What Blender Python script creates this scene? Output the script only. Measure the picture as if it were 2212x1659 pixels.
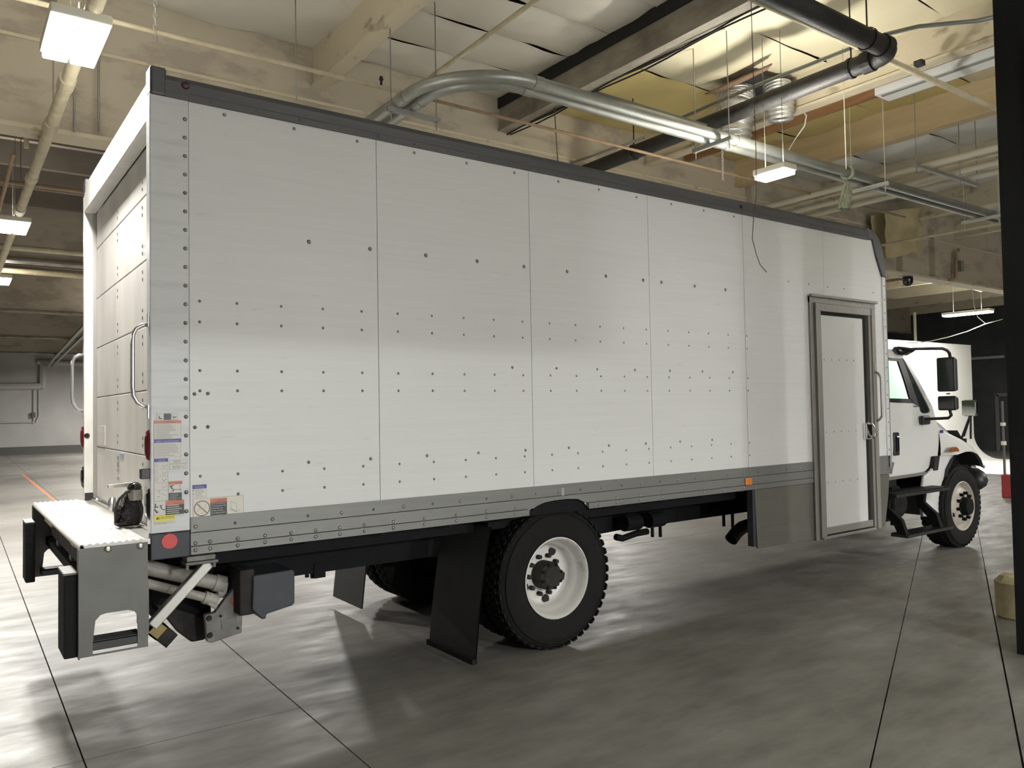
import bpy, bmesh, math, random
from mathutils import Vector, Matrix, noise
random.seed(7)
for o in list(bpy.data.objects): bpy.data.objects.remove(o)
SC = bpy.context.scene
COL = SC.collection
V = Vector
PI = math.pi

# ------------------------------------------------------------------ camera
W_, H_ = 2212.0, 1659.0
CXP, CYP = 1106.0, 829.5
VPX, VPY = (3465.0, 843.5), (-122.0, 905.5)
FPX = math.sqrt(-((VPX[0]-CXP)*(VPY[0]-CXP) + (VPX[1]-CYP)*(VPY[1]-CYP)))
def _ray(p): return V(((p[0]-CXP)/FPX, (p[1]-CYP)/FPX, 1.0))
_ax = _ray(VPX).normalized(); _ay = _ray(VPY).normalized(); _az = _ax.cross(_ay)
ROT = Matrix((_ax, _ay, _az))            # camera (right, down, forward) -> world
CAM = V((-0.8774, -4.4582, 1.755))
def _dir(px, py): return ROT @ _ray((px, py))
def S(px, py, y=0.0):                     # photo pixel on the plane y = const
    d = _dir(px, py); return CAM + d*((y-CAM.y)/d.y)
def G(px, py, z=0.0):                     # photo pixel on the plane z = const
    d = _dir(px, py); return CAM + d*((z-CAM.z)/d.z)
def XP(px, py, x=0.0):                    # photo pixel on the plane x = const
    d = _dir(px, py); return CAM + d*((x-CAM.x)/d.x)
cd = bpy.data.cameras.new('camera'); cam = bpy.data.objects.new('camera', cd); COL.objects.link(cam)
right, down, fwd = ROT @ V((1,0,0)), ROT @ V((0,1,0)), ROT @ V((0,0,1))
m3 = Matrix((right, -down, -fwd)).transposed()
cam.matrix_world = Matrix.Translation(CAM) @ m3.to_4x4()
cd.sensor_fit = 'HORIZONTAL'; cd.sensor_width = 36.0; cd.lens = FPX*36.0/W_
cd.clip_start = 0.05; cd.clip_end = 300
SC.camera = cam

# ------------------------------------------------------------------ world and exposure
wd = bpy.data.worlds.new('world'); SC.world = wd; wd.use_nodes = True
wd.node_tree.nodes['Background'].inputs[0].default_value = (0.9, 0.95, 1.0, 1)
wd.node_tree.nodes['Background'].inputs[1].default_value = 0.0
vs = SC.view_settings
vs.view_transform = 'Standard'; vs.look = 'None'; vs.gamma = 1.0; vs.use_curve_mapping = False
vs.exposure = EXPOSURE = 0.0
KEY = 1.0                                 # scale of every lamp in the hall

# ------------------------------------------------------------------ materials
MATS = {}
def mat(name, col, rough=0.5, metal=0.0, noise_amt=0.0, noise_scale=5.0, col2=None, bump=0.0, bump_scale=40.0,
        emit=None, emit_str=0.0, trans=0.0, ior=1.45, stretch=None, alpha=None, spec=0.5, coat=0.0, ramp=(0.35,0.65), rvar=0.0):
    if name in MATS: return MATS[name]
    m = bpy.data.materials.new(name); m.use_nodes = True; MATS[name] = m
    nt = m.node_tree; b = nt.nodes['Principled BSDF']
    c = tuple(col)+(1,)
    b.inputs['Base Color'].default_value = c
    b.inputs['Roughness'].default_value = rough
    b.inputs['Metallic'].default_value = metal
    b.inputs['Specular IOR Level'].default_value = spec
    if coat: b.inputs['Coat Weight'].default_value = coat; b.inputs['Coat Roughness'].default_value = 0.1
    if trans: b.inputs['Transmission Weight'].default_value = trans; b.inputs['IOR'].default_value = ior
    if emit: b.inputs['Emission Color'].default_value = tuple(emit)+(1,); b.inputs['Emission Strength'].default_value = emit_str
    L = nt.links
    if noise_amt or col2 or bump:
        tc = nt.nodes.new('ShaderNodeTexCoord'); mp = nt.nodes.new('ShaderNodeMapping')
        geo = nt.nodes.new('ShaderNodeNewGeometry')
        L.new(geo.outputs['Position'], mp.inputs['Vector'])
        if stretch: mp.inputs['Scale'].default_value = stretch
    if col2 or noise_amt:
        nz = nt.nodes.new('ShaderNodeTexNoise'); nz.inputs['Scale'].default_value = noise_scale
        nz.inputs['Detail'].default_value = 6.0; nz.inputs['Roughness'].default_value = 0.6
        L.new(mp.outputs[0], nz.inputs['Vector'])
        rp = nt.nodes.new('ShaderNodeValToRGB'); L.new(nz.outputs[0], rp.inputs[0])
        rp.color_ramp.elements[0].position = ramp[0]; rp.color_ramp.elements[1].position = ramp[1]
        c2 = tuple(col2)+(1,) if col2 else tuple(x*(1-noise_amt) for x in col)+(1,)
        rp.color_ramp.elements[0].color = c2; rp.color_ramp.elements[1].color = c
        L.new(rp.outputs[0], b.inputs['Base Color'])
        if rvar:
            mr = nt.nodes.new('ShaderNodeMapRange'); L.new(nz.outputs[0], mr.inputs[0])
            mr.inputs[1].default_value = 0.3; mr.inputs[2].default_value = 0.7
            mr.inputs[3].default_value = rough+rvar; mr.inputs[4].default_value = rough-rvar
            L.new(mr.outputs[0], b.inputs['Roughness'])
    if bump:
        nb = nt.nodes.new('ShaderNodeTexNoise'); nb.inputs['Scale'].default_value = bump_scale
        nb.inputs['Detail'].default_value = 4.0
        L.new(mp.outputs[0], nb.inputs['Vector'])
        bp = nt.nodes.new('ShaderNodeBump'); bp.inputs['Strength'].default_value = bump; bp.inputs['Distance'].default_value = 0.02
        L.new(nb.outputs[0], bp.inputs['Height']); L.new(bp.outputs[0], b.inputs['Normal'])
    return m

def panel_paint():
    m = bpy.data.materials.new('white_panel'); m.use_nodes = True; MATS['white_panel'] = m
    nt = m.node_tree; L = nt.links; b = nt.nodes['Principled BSDF']
    geo = nt.nodes.new('ShaderNodeNewGeometry')
    def nz(scale, st, det=5):
        mp = nt.nodes.new('ShaderNodeMapping'); mp.inputs['Scale'].default_value = st
        L.new(geo.outputs['Position'], mp.inputs['Vector'])
        t = nt.nodes.new('ShaderNodeTexNoise'); t.inputs['Scale'].default_value = scale; t.inputs['Detail'].default_value = det
        L.new(mp.outputs[0], t.inputs['Vector']); return t
    a = nz(2.2, (0.35, 1, 16)); s = nz(5.0, (1.2, 1, 9), 8); g = nz(0.7, (1, 1, 1))
    r1 = nt.nodes.new('ShaderNodeValToRGB'); L.new(a.outputs[0], r1.inputs[0])
    r1.color_ramp.elements[0].position = .3; r1.color_ramp.elements[0].color = (.675,.675,.66,1)
    r1.color_ramp.elements[1].position = .62; r1.color_ramp.elements[1].color = (.70,.70,.685,1)
    r2 = nt.nodes.new('ShaderNodeValToRGB'); L.new(s.outputs[0], r2.inputs[0])
    r2.color_ramp.elements[0].position = .25; r2.color_ramp.elements[0].color = (.62,.62,.62,1)
    r2.color_ramp.elements[1].position = .36; r2.color_ramp.elements[1].color = (1,1,1,1)
    mx = nt.nodes.new('ShaderNodeMix'); mx.data_type = 'RGBA'; mx.blend_type = 'MULTIPLY'; mx.inputs[0].default_value = 0.35
    L.new(r1.outputs[0], mx.inputs[6]); L.new(r2.outputs[0], mx.inputs[7])
    L.new(mx.outputs[2], b.inputs['Base Color'])
    b.inputs['Roughness'].default_value = 0.42
    bp = nt.nodes.new('ShaderNodeBump'); bp.inputs['Strength'].default_value = .06; bp.inputs['Distance'].default_value = .05
    L.new(g.outputs[0], bp.inputs['Height']); L.new(bp.outputs[0], b.inputs['Normal'])
    return m
panel_paint()

def floor_concrete():
    m = bpy.data.materials.new('concrete'); m.use_nodes = True; MATS['concrete'] = m
    nt = m.node_tree; L = nt.links; b = nt.nodes['Principled BSDF']
    geo = nt.nodes.new('ShaderNodeNewGeometry')
    def nz(scale, st=(1,1,1), det=7, rough=.6):
        mp = nt.nodes.new('ShaderNodeMapping'); mp.inputs['Scale'].default_value = st
        L.new(geo.outputs['Position'], mp.inputs['Vector'])
        t = nt.nodes.new('ShaderNodeTexNoise'); t.inputs['Scale'].default_value = scale; t.inputs['Detail'].default_value = det; t.inputs['Roughness'].default_value = rough
        L.new(mp.outputs[0], t.inputs['Vector']); return t
    a = nz(0.55); c = nz(3.2, (.6,1.6,1)); s = nz(14.0, (1,1,1), 3); s2 = nz(30.0, (.6,1.6,1), 5)
    r1 = nt.nodes.new('ShaderNodeValToRGB'); L.new(a.outputs[0], r1.inputs[0])
    r1.color_ramp.elements[0].position = .32; r1.color_ramp.elements[0].color = (.160,.149,.130,1)
    r1.color_ramp.elements[1].position = .66; r1.color_ramp.elements[1].color = (.250,.238,.214,1)
    r2 = nt.nodes.new('ShaderNodeValToRGB'); L.new(c.outputs[0], r2.inputs[0])
    r2.color_ramp.elements[0].position = .30; r2.color_ramp.elements[0].color = (.62,.62,.62,1)
    r2.color_ramp.elements[1].position = .66; r2.color_ramp.elements[1].color = (1.08,1.08,1.08,1)
    r3 = nt.nodes.new('ShaderNodeValToRGB'); L.new(s.outputs[0], r3.inputs[0])
    r3.color_ramp.elements[0].position = .22; r3.color_ramp.elements[0].color = (.30,.29,.28,1)
    r3.color_ramp.elements[1].position = .27; r3.color_ramp.elements[1].color = (1,1,1,1)
    def mul(x, y, f):
        mx = nt.nodes.new('ShaderNodeMix'); mx.data_type = 'RGBA'; mx.blend_type = 'MULTIPLY'; mx.inputs[0].default_value = f
        L.new(x, mx.inputs[6]); L.new(y, mx.inputs[7]); return mx.outputs[2]
    L.new(mul(mul(r1.outputs[0], r2.outputs[0], .8), r3.outputs[0], .8), b.inputs['Base Color'])
    mr = nt.nodes.new('ShaderNodeMapRange'); L.new(c.outputs[0], mr.inputs[0])
    mr.inputs[1].default_value = .3; mr.inputs[2].default_value = .7; mr.inputs[3].default_value = .58; mr.inputs[4].default_value = .38
    L.new(mr.outputs[0], b.inputs['Roughness'])
    bp = nt.nodes.new('ShaderNodeBump'); bp.inputs['Strength'].default_value = .10; bp.inputs['Distance'].default_value = .004
    L.new(s2.outputs[0], bp.inputs['Height']); L.new(bp.outputs[0], b.inputs['Normal'])
    return m
floor_concrete()

mat('white_paint', (.70,.70,.68), .32, coat=.3)
mat('frame_white', (.76,.75,.71), .45, noise_amt=.12, noise_scale=6)
mat('door_white', (.66,.64,.60), .5, col2=(.55,.53,.50), noise_scale=3.5, stretch=(1,1,.35))
mat('post_white', (.64,.645,.65), .42, col2=(.55,.555,.56), noise_scale=7, stretch=(.3,1,3), ramp=(.3,.5))
mat('aluminium', (.205,.203,.193), .48, metal=.3, noise_amt=.10, noise_scale=5, stretch=(.3,1,8))
mat('top_rail_metal', (.10,.10,.104), .45, metal=.4, noise_amt=.15, noise_scale=6, stretch=(.3,1,5))
mat('diamond_aluminium', (.60,.585,.54), .5, metal=.3, noise_amt=.08, noise_scale=20)
mat('grey_plate', (.135,.134,.122), .5, metal=.3, col2=(.108,.106,.096), noise_scale=4)
mat('skirt_grey', (.135,.130,.108), .5, metal=.2, noise_amt=.08)
mat('frame_aluminium', (.30,.285,.26), .48, metal=.3, noise_amt=.08, noise_scale=5)
mat('rivet_metal', (.30,.30,.29), .30, metal=.85)
mat('access_white', (.66,.655,.635), .45, noise_amt=.05, noise_scale=2)
mat('rivet_grey', (.27,.27,.26), .35, metal=.7)
mat('bolt_metal', (.36,.35,.30), .4, metal=.8)
mat('dark_blue_grey', (.035,.038,.045), .55, noise_amt=.25, noise_scale=9)
mat('red_reflector', (.55,.035,.025), .4)
mat('red_lens', (.11,.007,.009), .25, coat=.3)
mat('red_dark', (.05,.008,.012), .4)
mat('amber_lens', (.75,.22,.02), .3, coat=.5)
mat('amber_dark', (.30,.09,.012), .3, coat=.5)
mat('rubber', (.009,.009,.009), .8, spec=.25, bump=.25, bump_scale=60, noise_amt=.3)
mat('tyre_rubber', (.0065,.0063,.006), .85, col2=(.010,.0092,.0085), noise_scale=12, spec=.25)
mat('flap_rubber', (.036,.037,.035), .65, noise_amt=.15, noise_scale=8, spec=.3)
mat('black_steel', (.006,.0063,.0066), .75, noise_amt=.3, noise_scale=8, spec=.2)
mat('exhaust_metal', (.05,.04,.026), .6, metal=.4, noise_amt=.4, noise_scale=10)
mat('black_plastic', (.018,.018,.019), .45)
mat('grimy_black', (.016,.0155,.014), .75, col2=(.034,.03,.026), noise_scale=9, spec=.25)
mat('gloss_black', (.006,.006,.007), .16, coat=.6)
mat('bag_black', (.006,.006,.007), .30, bump=.5, bump_scale=25)
mat('rim_white', (.66,.64,.60), .4, col2=(.45,.42,.37), noise_scale=7, ramp=(.28,.42))
mat('rim_tan', (.52,.48,.42), .45, col2=(.40,.36,.30), noise_scale=6)
mat('chrome', (.82,.82,.82), .08, metal=1.0)
mat('steel_tube', (.62,.62,.62), .25, metal=.9)
mat('zinc_tube', (.42,.41,.38), .4, metal=.6)
mat('glass_green', (.76,.94,.85), .02, trans=1.0, ior=1.02)
mat('glass_dark', (.03,.035,.035), .08, coat=.6)
mat('cylinder_cream', (.40,.38,.33), .5, col2=(.28,.26,.22), noise_scale=8)
mat('gate_grey', (.22,.21,.185), .55, col2=(.10,.095,.085), noise_scale=6)
mat('faded_red', (.32,.07,.045), .55)
mat('olive_yellow', (.30,.22,.06), .5, noise_amt=.3)
mat('wood_block', (.55,.45,.28), .6, noise_amt=.2, noise_scale=9)
mat('decal_white', (.62,.60,.55), .4)
mat('decal_cream', (.68,.65,.56), .4)
mat('decal_orange', (.50,.13,.05), .4)
mat('decal_blue', (.035,.035,.22), .4)
mat('decal_black', (.014,.014,.016), .4)
mat('decal_grey', (.33,.32,.29), .5)
mat('decal_yellow', (.68,.60,.06), .4)
mat('decal_brown', (.16,.05,.04), .5)
mat('letter_white', (.70,.70,.66), .5)
mat('letter_black', (.02,.02,.02), .5)
mat('letter_blue', (.45,.45,.75), .5)
mat('sky_sticker', (.30,.45,.68), .5)
# building
mat('joint_dark', (.03,.028,.025), .8)
mat('tape_orange', (.85,.20,.08), .5)
mat('wall_white', (.50,.49,.47), .7, col2=(.40,.39,.38), noise_scale=.5)
mat('wall_pipe', (.48,.47,.45), .6)
mat('wall_black', (.022,.024,.024), .8, col2=(.035,.037,.035), noise_scale=2)
mat('base_dark', (.10,.095,.09), .7)
mat('cyc_white', (.80,.79,.75), .7)
mat('beam_cream', (.56,.50,.37), .65, col2=(.30,.25,.17), noise_scale=5, stretch=(1,.5,1), bump=.25, bump_scale=12, ramp=(.30,.42))
mat('beam_dirty', (.36,.33,.27), .7, col2=(.14,.12,.09), noise_scale=2.5, stretch=(1,.5,1))
mat('beam_tan', (.58,.46,.28), .6, col2=(.48,.37,.21), noise_scale=3, stretch=(2,.2,2))
mat('wood_brown', (.34,.19,.085), .65, col2=(.20,.09,.035), noise_scale=4, stretch=(2,.2,2))
mat('dark_gasket_and_shade', (.012,.011,.010), .8)  # near-black of gaskets and cables, also the painted shade of holes
mat('girder_paint', (.45,.40,.31), .7, col2=(.345,.30,.24), noise_scale=1.6, stretch=(1,1,2.2), bump=.3, bump_scale=4, ramp=(.38,.50))
mat('vinyl_grey', (.66,.63,.55), .5, noise_amt=.12, noise_scale=.8, spec=.4)
mat('vinyl_cream', (.66,.61,.44), .5, noise_amt=.12, noise_scale=.8, spec=.4)
mat('vinyl_ochre', (.58,.47,.20), .55, noise_amt=.12, noise_scale=.8)
mat('vinyl_white', (.62,.62,.58), .35, noise_amt=.1, noise_scale=.8)
mat('deck_brown', (.26,.225,.185), .75, col2=(.17,.145,.12), noise_scale=1.2, stretch=(.5,3,1))
mat('pipe_cream', (.60,.54,.38), .55, col2=(.46,.40,.27), noise_scale=6)
mat('conduit_cream', (.72,.70,.58), .4)
mat('pipe_rusty', (.40,.28,.17), .6, col2=(.28,.19,.12), noise_scale=5)
mat('pipe_black', (.016,.015,.014), .6, noise_amt=.4, noise_scale=10, bump=.2, bump_scale=30)
mat('galvanised', (.36,.37,.34), .42, metal=.75, noise_amt=.18, noise_scale=5)
mat('strut_metal', (.30,.31,.29), .45, metal=.7)
mat('strut_white', (.62,.62,.56), .45)
mat('rod_metal', (.28,.27,.25), .5, metal=.6)
mat('rod_cream', (.60,.58,.48), .5)
mat('duct_foil', (.62,.62,.60), .38, metal=.75, noise_amt=.2, noise_scale=9)
mat('lamp_house', (.62,.60,.52), .5)
mat('lamp_glow', (1,1,1), .5, emit=(1.0,.965,.90), emit_str=14.0)
mat('fixture_white', (.74,.75,.74), .35)
mat('tarp', (.50,.43,.26), .7, col2=(.38,.32,.18), noise_scale=2.5, bump=.3, bump_scale=5)
mat('rag_green', (.30,.31,.22), .8, col2=(.14,.15,.10), noise_scale=10, stretch=(3,3,.4))
mat('cable_white', (.80,.79,.75), .5)
mat('cable_brown', (.10,.075,.05), .6)
mat('black_cloth', (.0035,.0042,.0048), .9, bump=.3, bump_scale=70)
mat('pier_cream', (.42,.36,.21), .7, col2=(.34,.28,.15), noise_scale=7, bump=.3, bump_scale=20)
mat('red_paint', (.22,.012,.010), .5)
mat('torn_brown', (.16,.10,.06), .8)
mat('box_grey', (.34,.36,.35), .5, metal=.3)

# ------------------------------------------------------------------ mesh helpers
WO = {}                                    # object -> world origin
class MB:
    def __init__(s): s.v = []; s.f = []
    def add(s, vs, fs):
        n = len(s.v); s.v += [V(p) for p in vs]; s.f += [tuple(i+n for i in f) for f in fs]; return s
    def box(s, x0, x1, y0, y1, z0, z1):
        return s.hexa([(x0,y0,z0),(x1,y0,z0),(x1,y1,z0),(x0,y1,z0),(x0,y0,z1),(x1,y0,z1),(x1,y1,z1),(x0,y1,z1)])
    def hexa(s, p):
        return s.add(p, [(3,2,1,0),(4,5,6,7),(0,1,5,4),(1,2,6,5),(2,3,7,6),(3,0,4,7)])
    def bar(s, a, b, w, h, up=(0,0,1)):
        a, b = V(a), V(b); d = (b-a).normalized(); u = V(up)
        r = d.cross(u)
        if r.length < 1e-4: r = d.cross(V((1,0,0)))
        r.normalize(); u = r.cross(d)
        P = []
        for q in (a, b):
            for sx, sy in ((-1,-1),(1,-1),(1,1),(-1,1)): P.append(q + r*(sx*w/2) + u*(sy*h/2))
        return s.add(P, [(3,2,1,0),(4,5,6,7),(0,1,5,4),(1,2,6,5),(2,3,7,6),(3,0,4,7)])
    def tube(s, path, r, n=10, cap=True, rs=None):
        path = [V(p) for p in path]; rings = []; pr = None
        for i, p in enumerate(path):
            d = (path[min(i+1,len(path)-1)] - path[max(i-1,0)]).normalized()
            if pr is None:
                pr = d.cross(V((0,0,1)))
                if pr.length < .05: pr = d.cross(V((1,0,0)))
            pr = (pr - d*pr.dot(d)).normalized(); q = d.cross(pr)
            R_ = rs[i] if rs else r
            rings.append([p + pr*(R_*math.cos(2*PI*k/n)) + q*(R_*math.sin(2*PI*k/n)) for k in range(n)])
        vs = [p for g in rings for p in g]; fs = []
        for i in range(len(rings)-1):
            for k in range(n):
                a = i*n+k; b2 = i*n+(k+1)%n; fs.append((a, b2, b2+n, a+n))
        if cap: fs.append(tuple(range(n))[::-1]); fs.append(tuple(range(len(vs)-n, len(vs))))
        return s.add(vs, fs)
    def prism(s, poly, axis, a0, a1):      # polygon (two coords) extruded along axis
        def P(u, w, t): return {'y': (u,t,w), 'x': (t,u,w), 'z': (u,w,t)}[axis]
        n = len(poly); vs = [P(u,w,a0) for u,w in poly] + [P(u,w,a1) for u,w in poly]
        fs = [tuple(range(n)), tuple(range(2*n-1, n-1, -1))]
        fs += [(i, n+i, n+(i+1)%n, (i+1)%n) for i in range(n)]
        return s.add(vs, fs)
    def lathe(s, prof, c, n=40, axis='y'): # profile list of (radius, along), around axis through c
        c = V(c); vs = []; fs = []
        for r, t in prof:
            for k in range(n):
                a = 2*PI*k/n; u, w = r*math.cos(a), r*math.sin(a)
                vs.append(c + V({'y': (u,t,w), 'x': (t,u,w), 'z': (u,w,t)}[axis]))
        for i in range(len(prof)-1):
            for k in range(n):
                a = i*n+k; b2 = i*n+(k+1)%n; fs.append((a, b2, b2+n, a+n))
        return s.add(vs, fs)
    def grid(s, fn, nu, nv, flip=False):
        vs = [fn(i/nu, j/nv) for j in range(nv+1) for i in range(nu+1)]
        fs = []
        for j in range(nv):
            for i in range(nu):
                a = j*(nu+1)+i; f = (a, a+1, a+nu+2, a+nu+1); fs.append(f[::-1] if flip else f)
        return s.add(vs, fs)
    def build(s, name, m, parent=None, smooth=False, bevel=0, seg=2, kind=None, label=None, cat=None, group=None, fix=True, auto=None):
        lo = V((min(p.x for p in s.v), min(p.y for p in s.v), min(p.z for p in s.v)))
        hi = V((max(p.x for p in s.v), max(p.y for p in s.v), max(p.z for p in s.v)))
        c = (lo+hi)/2
        if parent is None: c.z = lo.z
        me = bpy.data.meshes.new(name)
        me.from_pydata([tuple(p-c) for p in s.v], [], s.f); me.update()
        if fix:
            bm = bmesh.new(); bm.from_mesh(me)
            bmesh.ops.recalc_face_normals(bm, faces=bm.faces); bm.to_mesh(me); bm.free()
        if smooth:
            for p in me.polygons: p.use_smooth = True
        me.materials.append(MATS[m])
        o = bpy.data.objects.new(name, me); COL.objects.link(o)
        place(o, c, parent)
        if bevel:
            b = o.modifiers.new('bevel', 'BEVEL'); b.width = bevel; b.segments = seg; b.limit_method = 'ANGLE'; b.angle_limit = math.radians(35)
            if smooth: o.modifiers.new('wn', 'WEIGHTED_NORMAL')
        if auto is not None:
            me.shade_smooth() if hasattr(me, 'shade_smooth') else None
            me.set_sharp_from_angle(angle=math.radians(auto))
        tag(o, label, cat, group, kind)
        return o
def place(o, c, parent=None):
    WO[o.name] = V(c)
    if parent is not None:
        o.parent = parent; o.location = V(c) - WO[parent.name]
    else: o.location = c
def tag(o, label=None, cat=None, group=None, kind=None):
    if label: o['label'] = label
    if cat: o['category'] = cat
    if group: o['group'] = group
    if kind: o['kind'] = kind
    return o
def empty(name, loc, label=None, cat=None, group=None, kind=None):
    o = bpy.data.objects.new(name, None); COL.objects.link(o); o.empty_display_size = .2
    place(o, loc); return tag(o, label, cat, group, kind)
def shared(name, me, loc, parent, rot=None, scale=None):
    o = bpy.data.objects.new(name, me); COL.objects.link(o); place(o, V(loc), parent)
    if rot: o.rotation_euler = rot
    if scale: o.scale = scale
    return o
def mesh_of(mb, name, m, smooth=True):
    me = bpy.data.meshes.new(name); me.from_pydata([tuple(p) for p in mb.v], [], mb.f); me.update()
    bm = bmesh.new(); bm.from_mesh(me); bmesh.ops.recalc_face_normals(bm, faces=bm.faces); bm.to_mesh(me); bm.free()
    for p in me.polygons: p.use_smooth = smooth
    me.materials.append(MATS[m]); return me
def arc(c, r, a0, a1, n, f):               # f(u, v) -> 3D
    return [f(c[0]+r*math.cos(a0+(a1-a0)*i/n), c[1]+r*math.sin(a0+(a1-a0)*i/n)) for i in range(n+1)]

# ------------------------------------------------------------------ lamps of the hall (each carries its own light)
def hall_lamp(x, y, z, label, along='y', power=230.0, lx=.31, ly=.62, up=.06, group='ceiling lamps of the hall', rod=True, zt=5.5):
    if along == 'x': lx, ly = ly, lx
    t = empty('ceiling_lamp', (x, y, z), label, 'lamp', group)
    hb = MB().box(x-lx/2-.012, x+lx/2+.012, y-ly/2-.012, y+ly/2+.012, z+.012, z+.075)
    h = hb.build('housing', 'lamp_house', t, bevel=.01)
    for sx in (-1, 1):
        if ly >= lx: b = MB().box(x+sx*lx*.255-lx*.235, x+sx*lx*.255+lx*.235, y-ly/2, y+ly/2, z-.03, z+.014)
        else: b = MB().box(x-lx/2, x+lx/2, y+sx*ly*.255-ly*.235, y+sx*ly*.255+ly*.235, z-.03, z+.014)
        b.build('light_panel', 'lamp_glow', t, bevel=.01)
    if rod:
        for sy in (-.6, .6):
            MB().tube([(x, y+sy*ly/2, z+.07), (x, y+sy*ly/2, zt)], .004, 6).build('hanger_rod', 'rod_metal', t)
    ld = bpy.data.lights.new('lamp_light', 'AREA'); ld.shape = 'RECTANGLE'; ld.size = lx; ld.size_y = ly
    ld.energy = power*KEY; ld.color = (.95, .985, 1.0) if y < -8 else (1.0, .975, .925)
    lo = bpy.data.objects.new('lamp_light', ld); COL.objects.link(lo); place(lo, V((x, y, z-.045)), t)
    if up:
        lu = bpy.data.lights.new('lamp_uplight', 'AREA'); lu.shape = 'RECTANGLE'; lu.size = lx*.8; lu.size_y = ly*.8
        lu.energy = power*KEY*up; lu.color = (1.0, .95, .84)
        lv = bpy.data.objects.new('lamp_uplight', lu); COL.objects.link(lv); place(lv, V((x, y, z+.09)), t); lv.rotation_euler = (PI, 0, 0)
    return t
LZ = 4.13
hall_lamp(-.215, 1.12, LZ, 'twin-panel lamp above the rear door of the truck', power=160, zt=4.3, up=.4)
hall_lamp(-.18, 7.05, LZ, 'twin-panel lamp under the cream pipe past the first girder', power=340)
hall_lamp(-.10, 11.7, LZ, 'twin-panel lamp farther along the cream pipe toward the white wall', power=420)
hall_lamp(6.07, .47, LZ, 'small bright lamp hanging over the truck roof beside the conduits', power=150, zt=5.6, up=.28, lx=.19, ly=.36)
hall_lamp(21.6, 5.55, LZ, 'long bright lamp above the white studio wall', lx=.3, ly=1.2, power=230, zt=5.5, up=.35)
for (x, y, p, lab) in ((6.1, 7.0, 300, 'just past the painted girder, behind the truck box'), (6.1, 12.5, 300, 'past the second girder, behind the truck box'),
                       (3.0, 18.0, 420, 'before the third girder, behind the truck box'), (12.3, 10.0, 300, 'before the second girder, behind the cab'),
                       (6.1, 19.0, 200, 'past the third girder, behind the truck box'), (5., 26., 600, 'past the fourth girder, added unseen behind the truck box for the far wall'),
                       (7., 34., 900, 'added unseen behind the truck box to brighten the white far wall')):  # last two are added, hidden behind the truck to light the far wall
    hall_lamp(x, y, LZ, 'twin-panel lamp '+lab, power=p, group='far bay lamps')
for (x, y, p, lab) in ((1.2, -14.6, 2250, 'over the floor behind the camera, facing the truck box'), (6.5, -14.9, 1500, 'over the floor behind the camera, facing the access door'),
                       (10.5, -5.2, 110, 'past the black column, facing the cab'), (15., -3., 300, 'added unseen past the black column to brighten the right bay'),  # second one is added out of view to brighten the right bay
                       (-6.2, 1.1, 80, 'over the open floor behind the lift gate'), (-6.2, 7., 300, 'over the open floor behind the truck, past the painted girder')):
    hall_lamp(x, y, LZ, 'twin-panel lamp '+lab, power=p, group='near bay lamps', up=.12)

# ------------------------------------------------------------------ floor: slabs with recessed joints
floor = MB().box(-14, 30, -16, 41, -.30, -.03).build('floor', 'joint_dark', kind='structure', label='grey concrete warehouse floor with saw-cut joints', fix=True)
GAP = .004
def slab(poly):
    MB().prism(poly, 'z', -.03, 0).build('floor_slab', 'concrete', floor)
def rect(x0, x1, y0, y1): slab([(x0+GAP, y0+GAP), (x1-GAP, y0+GAP), (x1-GAP, y1-GAP), (x0+GAP, y1-GAP)])
def skew(x0a, x0b, x1a, x1b, y0, y1): slab([(x0a+GAP, y0+GAP), (x1a-GAP, y0+GAP), (x1b-GAP, y1-GAP), (x0b+GAP, y1-GAP)])
yA, yB = .155, 12.0
jx = lambda y: -.288 + (y-.155)*.0106          # long joint left of the platform
kx = lambda y: .855 + (y-.155)*.0165           # joint running under the rear axle
for y0, y1 in ((-16, -8), (-8, -3.5), (-3.5, yA), (yA, 5.6), (5.6, yB), (yB, 20), (20, 30), (30, 41)):
    skew(-7.5, -7.5, jx(y0), jx(y1), y0, y1); rect(-14, -7.5, y0, y1)
for y0, y1 in ((-16, yA), (yA, 5.6), (5.6, yB), (yB, 20), (20, 30), (30, 41)):
    skew(jx(y0), jx(y1), kx(y0), kx(y1), y0, y1)
for y0, y1 in ((2.9, 8), (8, 14), (14, 22), (22, 30), (30, 41)):
    skew(kx(y0), kx(y1), 5.6, 5.6, y0, y1); rect(5.6, 11, y0, y1); rect(11, 18, y0, y1); rect(18, 30, y0, y1)
# the two diagonal cuts to the right of the truck
dA = lambda x: -.012 + (x-7.705)*.4664         # upper cut
dB = lambda x: -.117 + (x-9.008)*.466          # lower cut
yl, yt = -16, 2.9
xa0, xa1 = -8., 14.0
def diag(lo, hi, x0, x1):
    slab([(x0, lo(x0)+GAP*1.3), (x1, lo(x1)+GAP*1.3), (x1, hi(x1)-GAP*1.3), (x0, hi(x0)-GAP*1.3)])
xs_ = (yt+.012-7.705*-.4664)
xA_t = 7.705 + (yt+.012)/.4664                 # where the upper cut meets y = yt
xB_t = 9.008 + (yt+.117)/.466
k0 = kx(-1)
slab([(kx(dA(.8))+GAP, dA(kx(dA(.8)))+GAP*1.3), (xA_t-GAP, yt-GAP), (kx(yt)+GAP, yt-GAP)])
slab([(k0+GAP, dA(k0)-GAP*1.3), (k0+GAP, dB(k0)+GAP*1.3), (7.95, dB(7.95)+GAP*1.3), (7.95, dA(7.95)-GAP*1.3)])
slab([(7.95+2*GAP, dA(7.95)-GAP), (7.95+2*GAP, dB(7.95)+GAP), (xB_t-GAP, yt-GAP), (xA_t+GAP, yt-GAP)])
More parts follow.
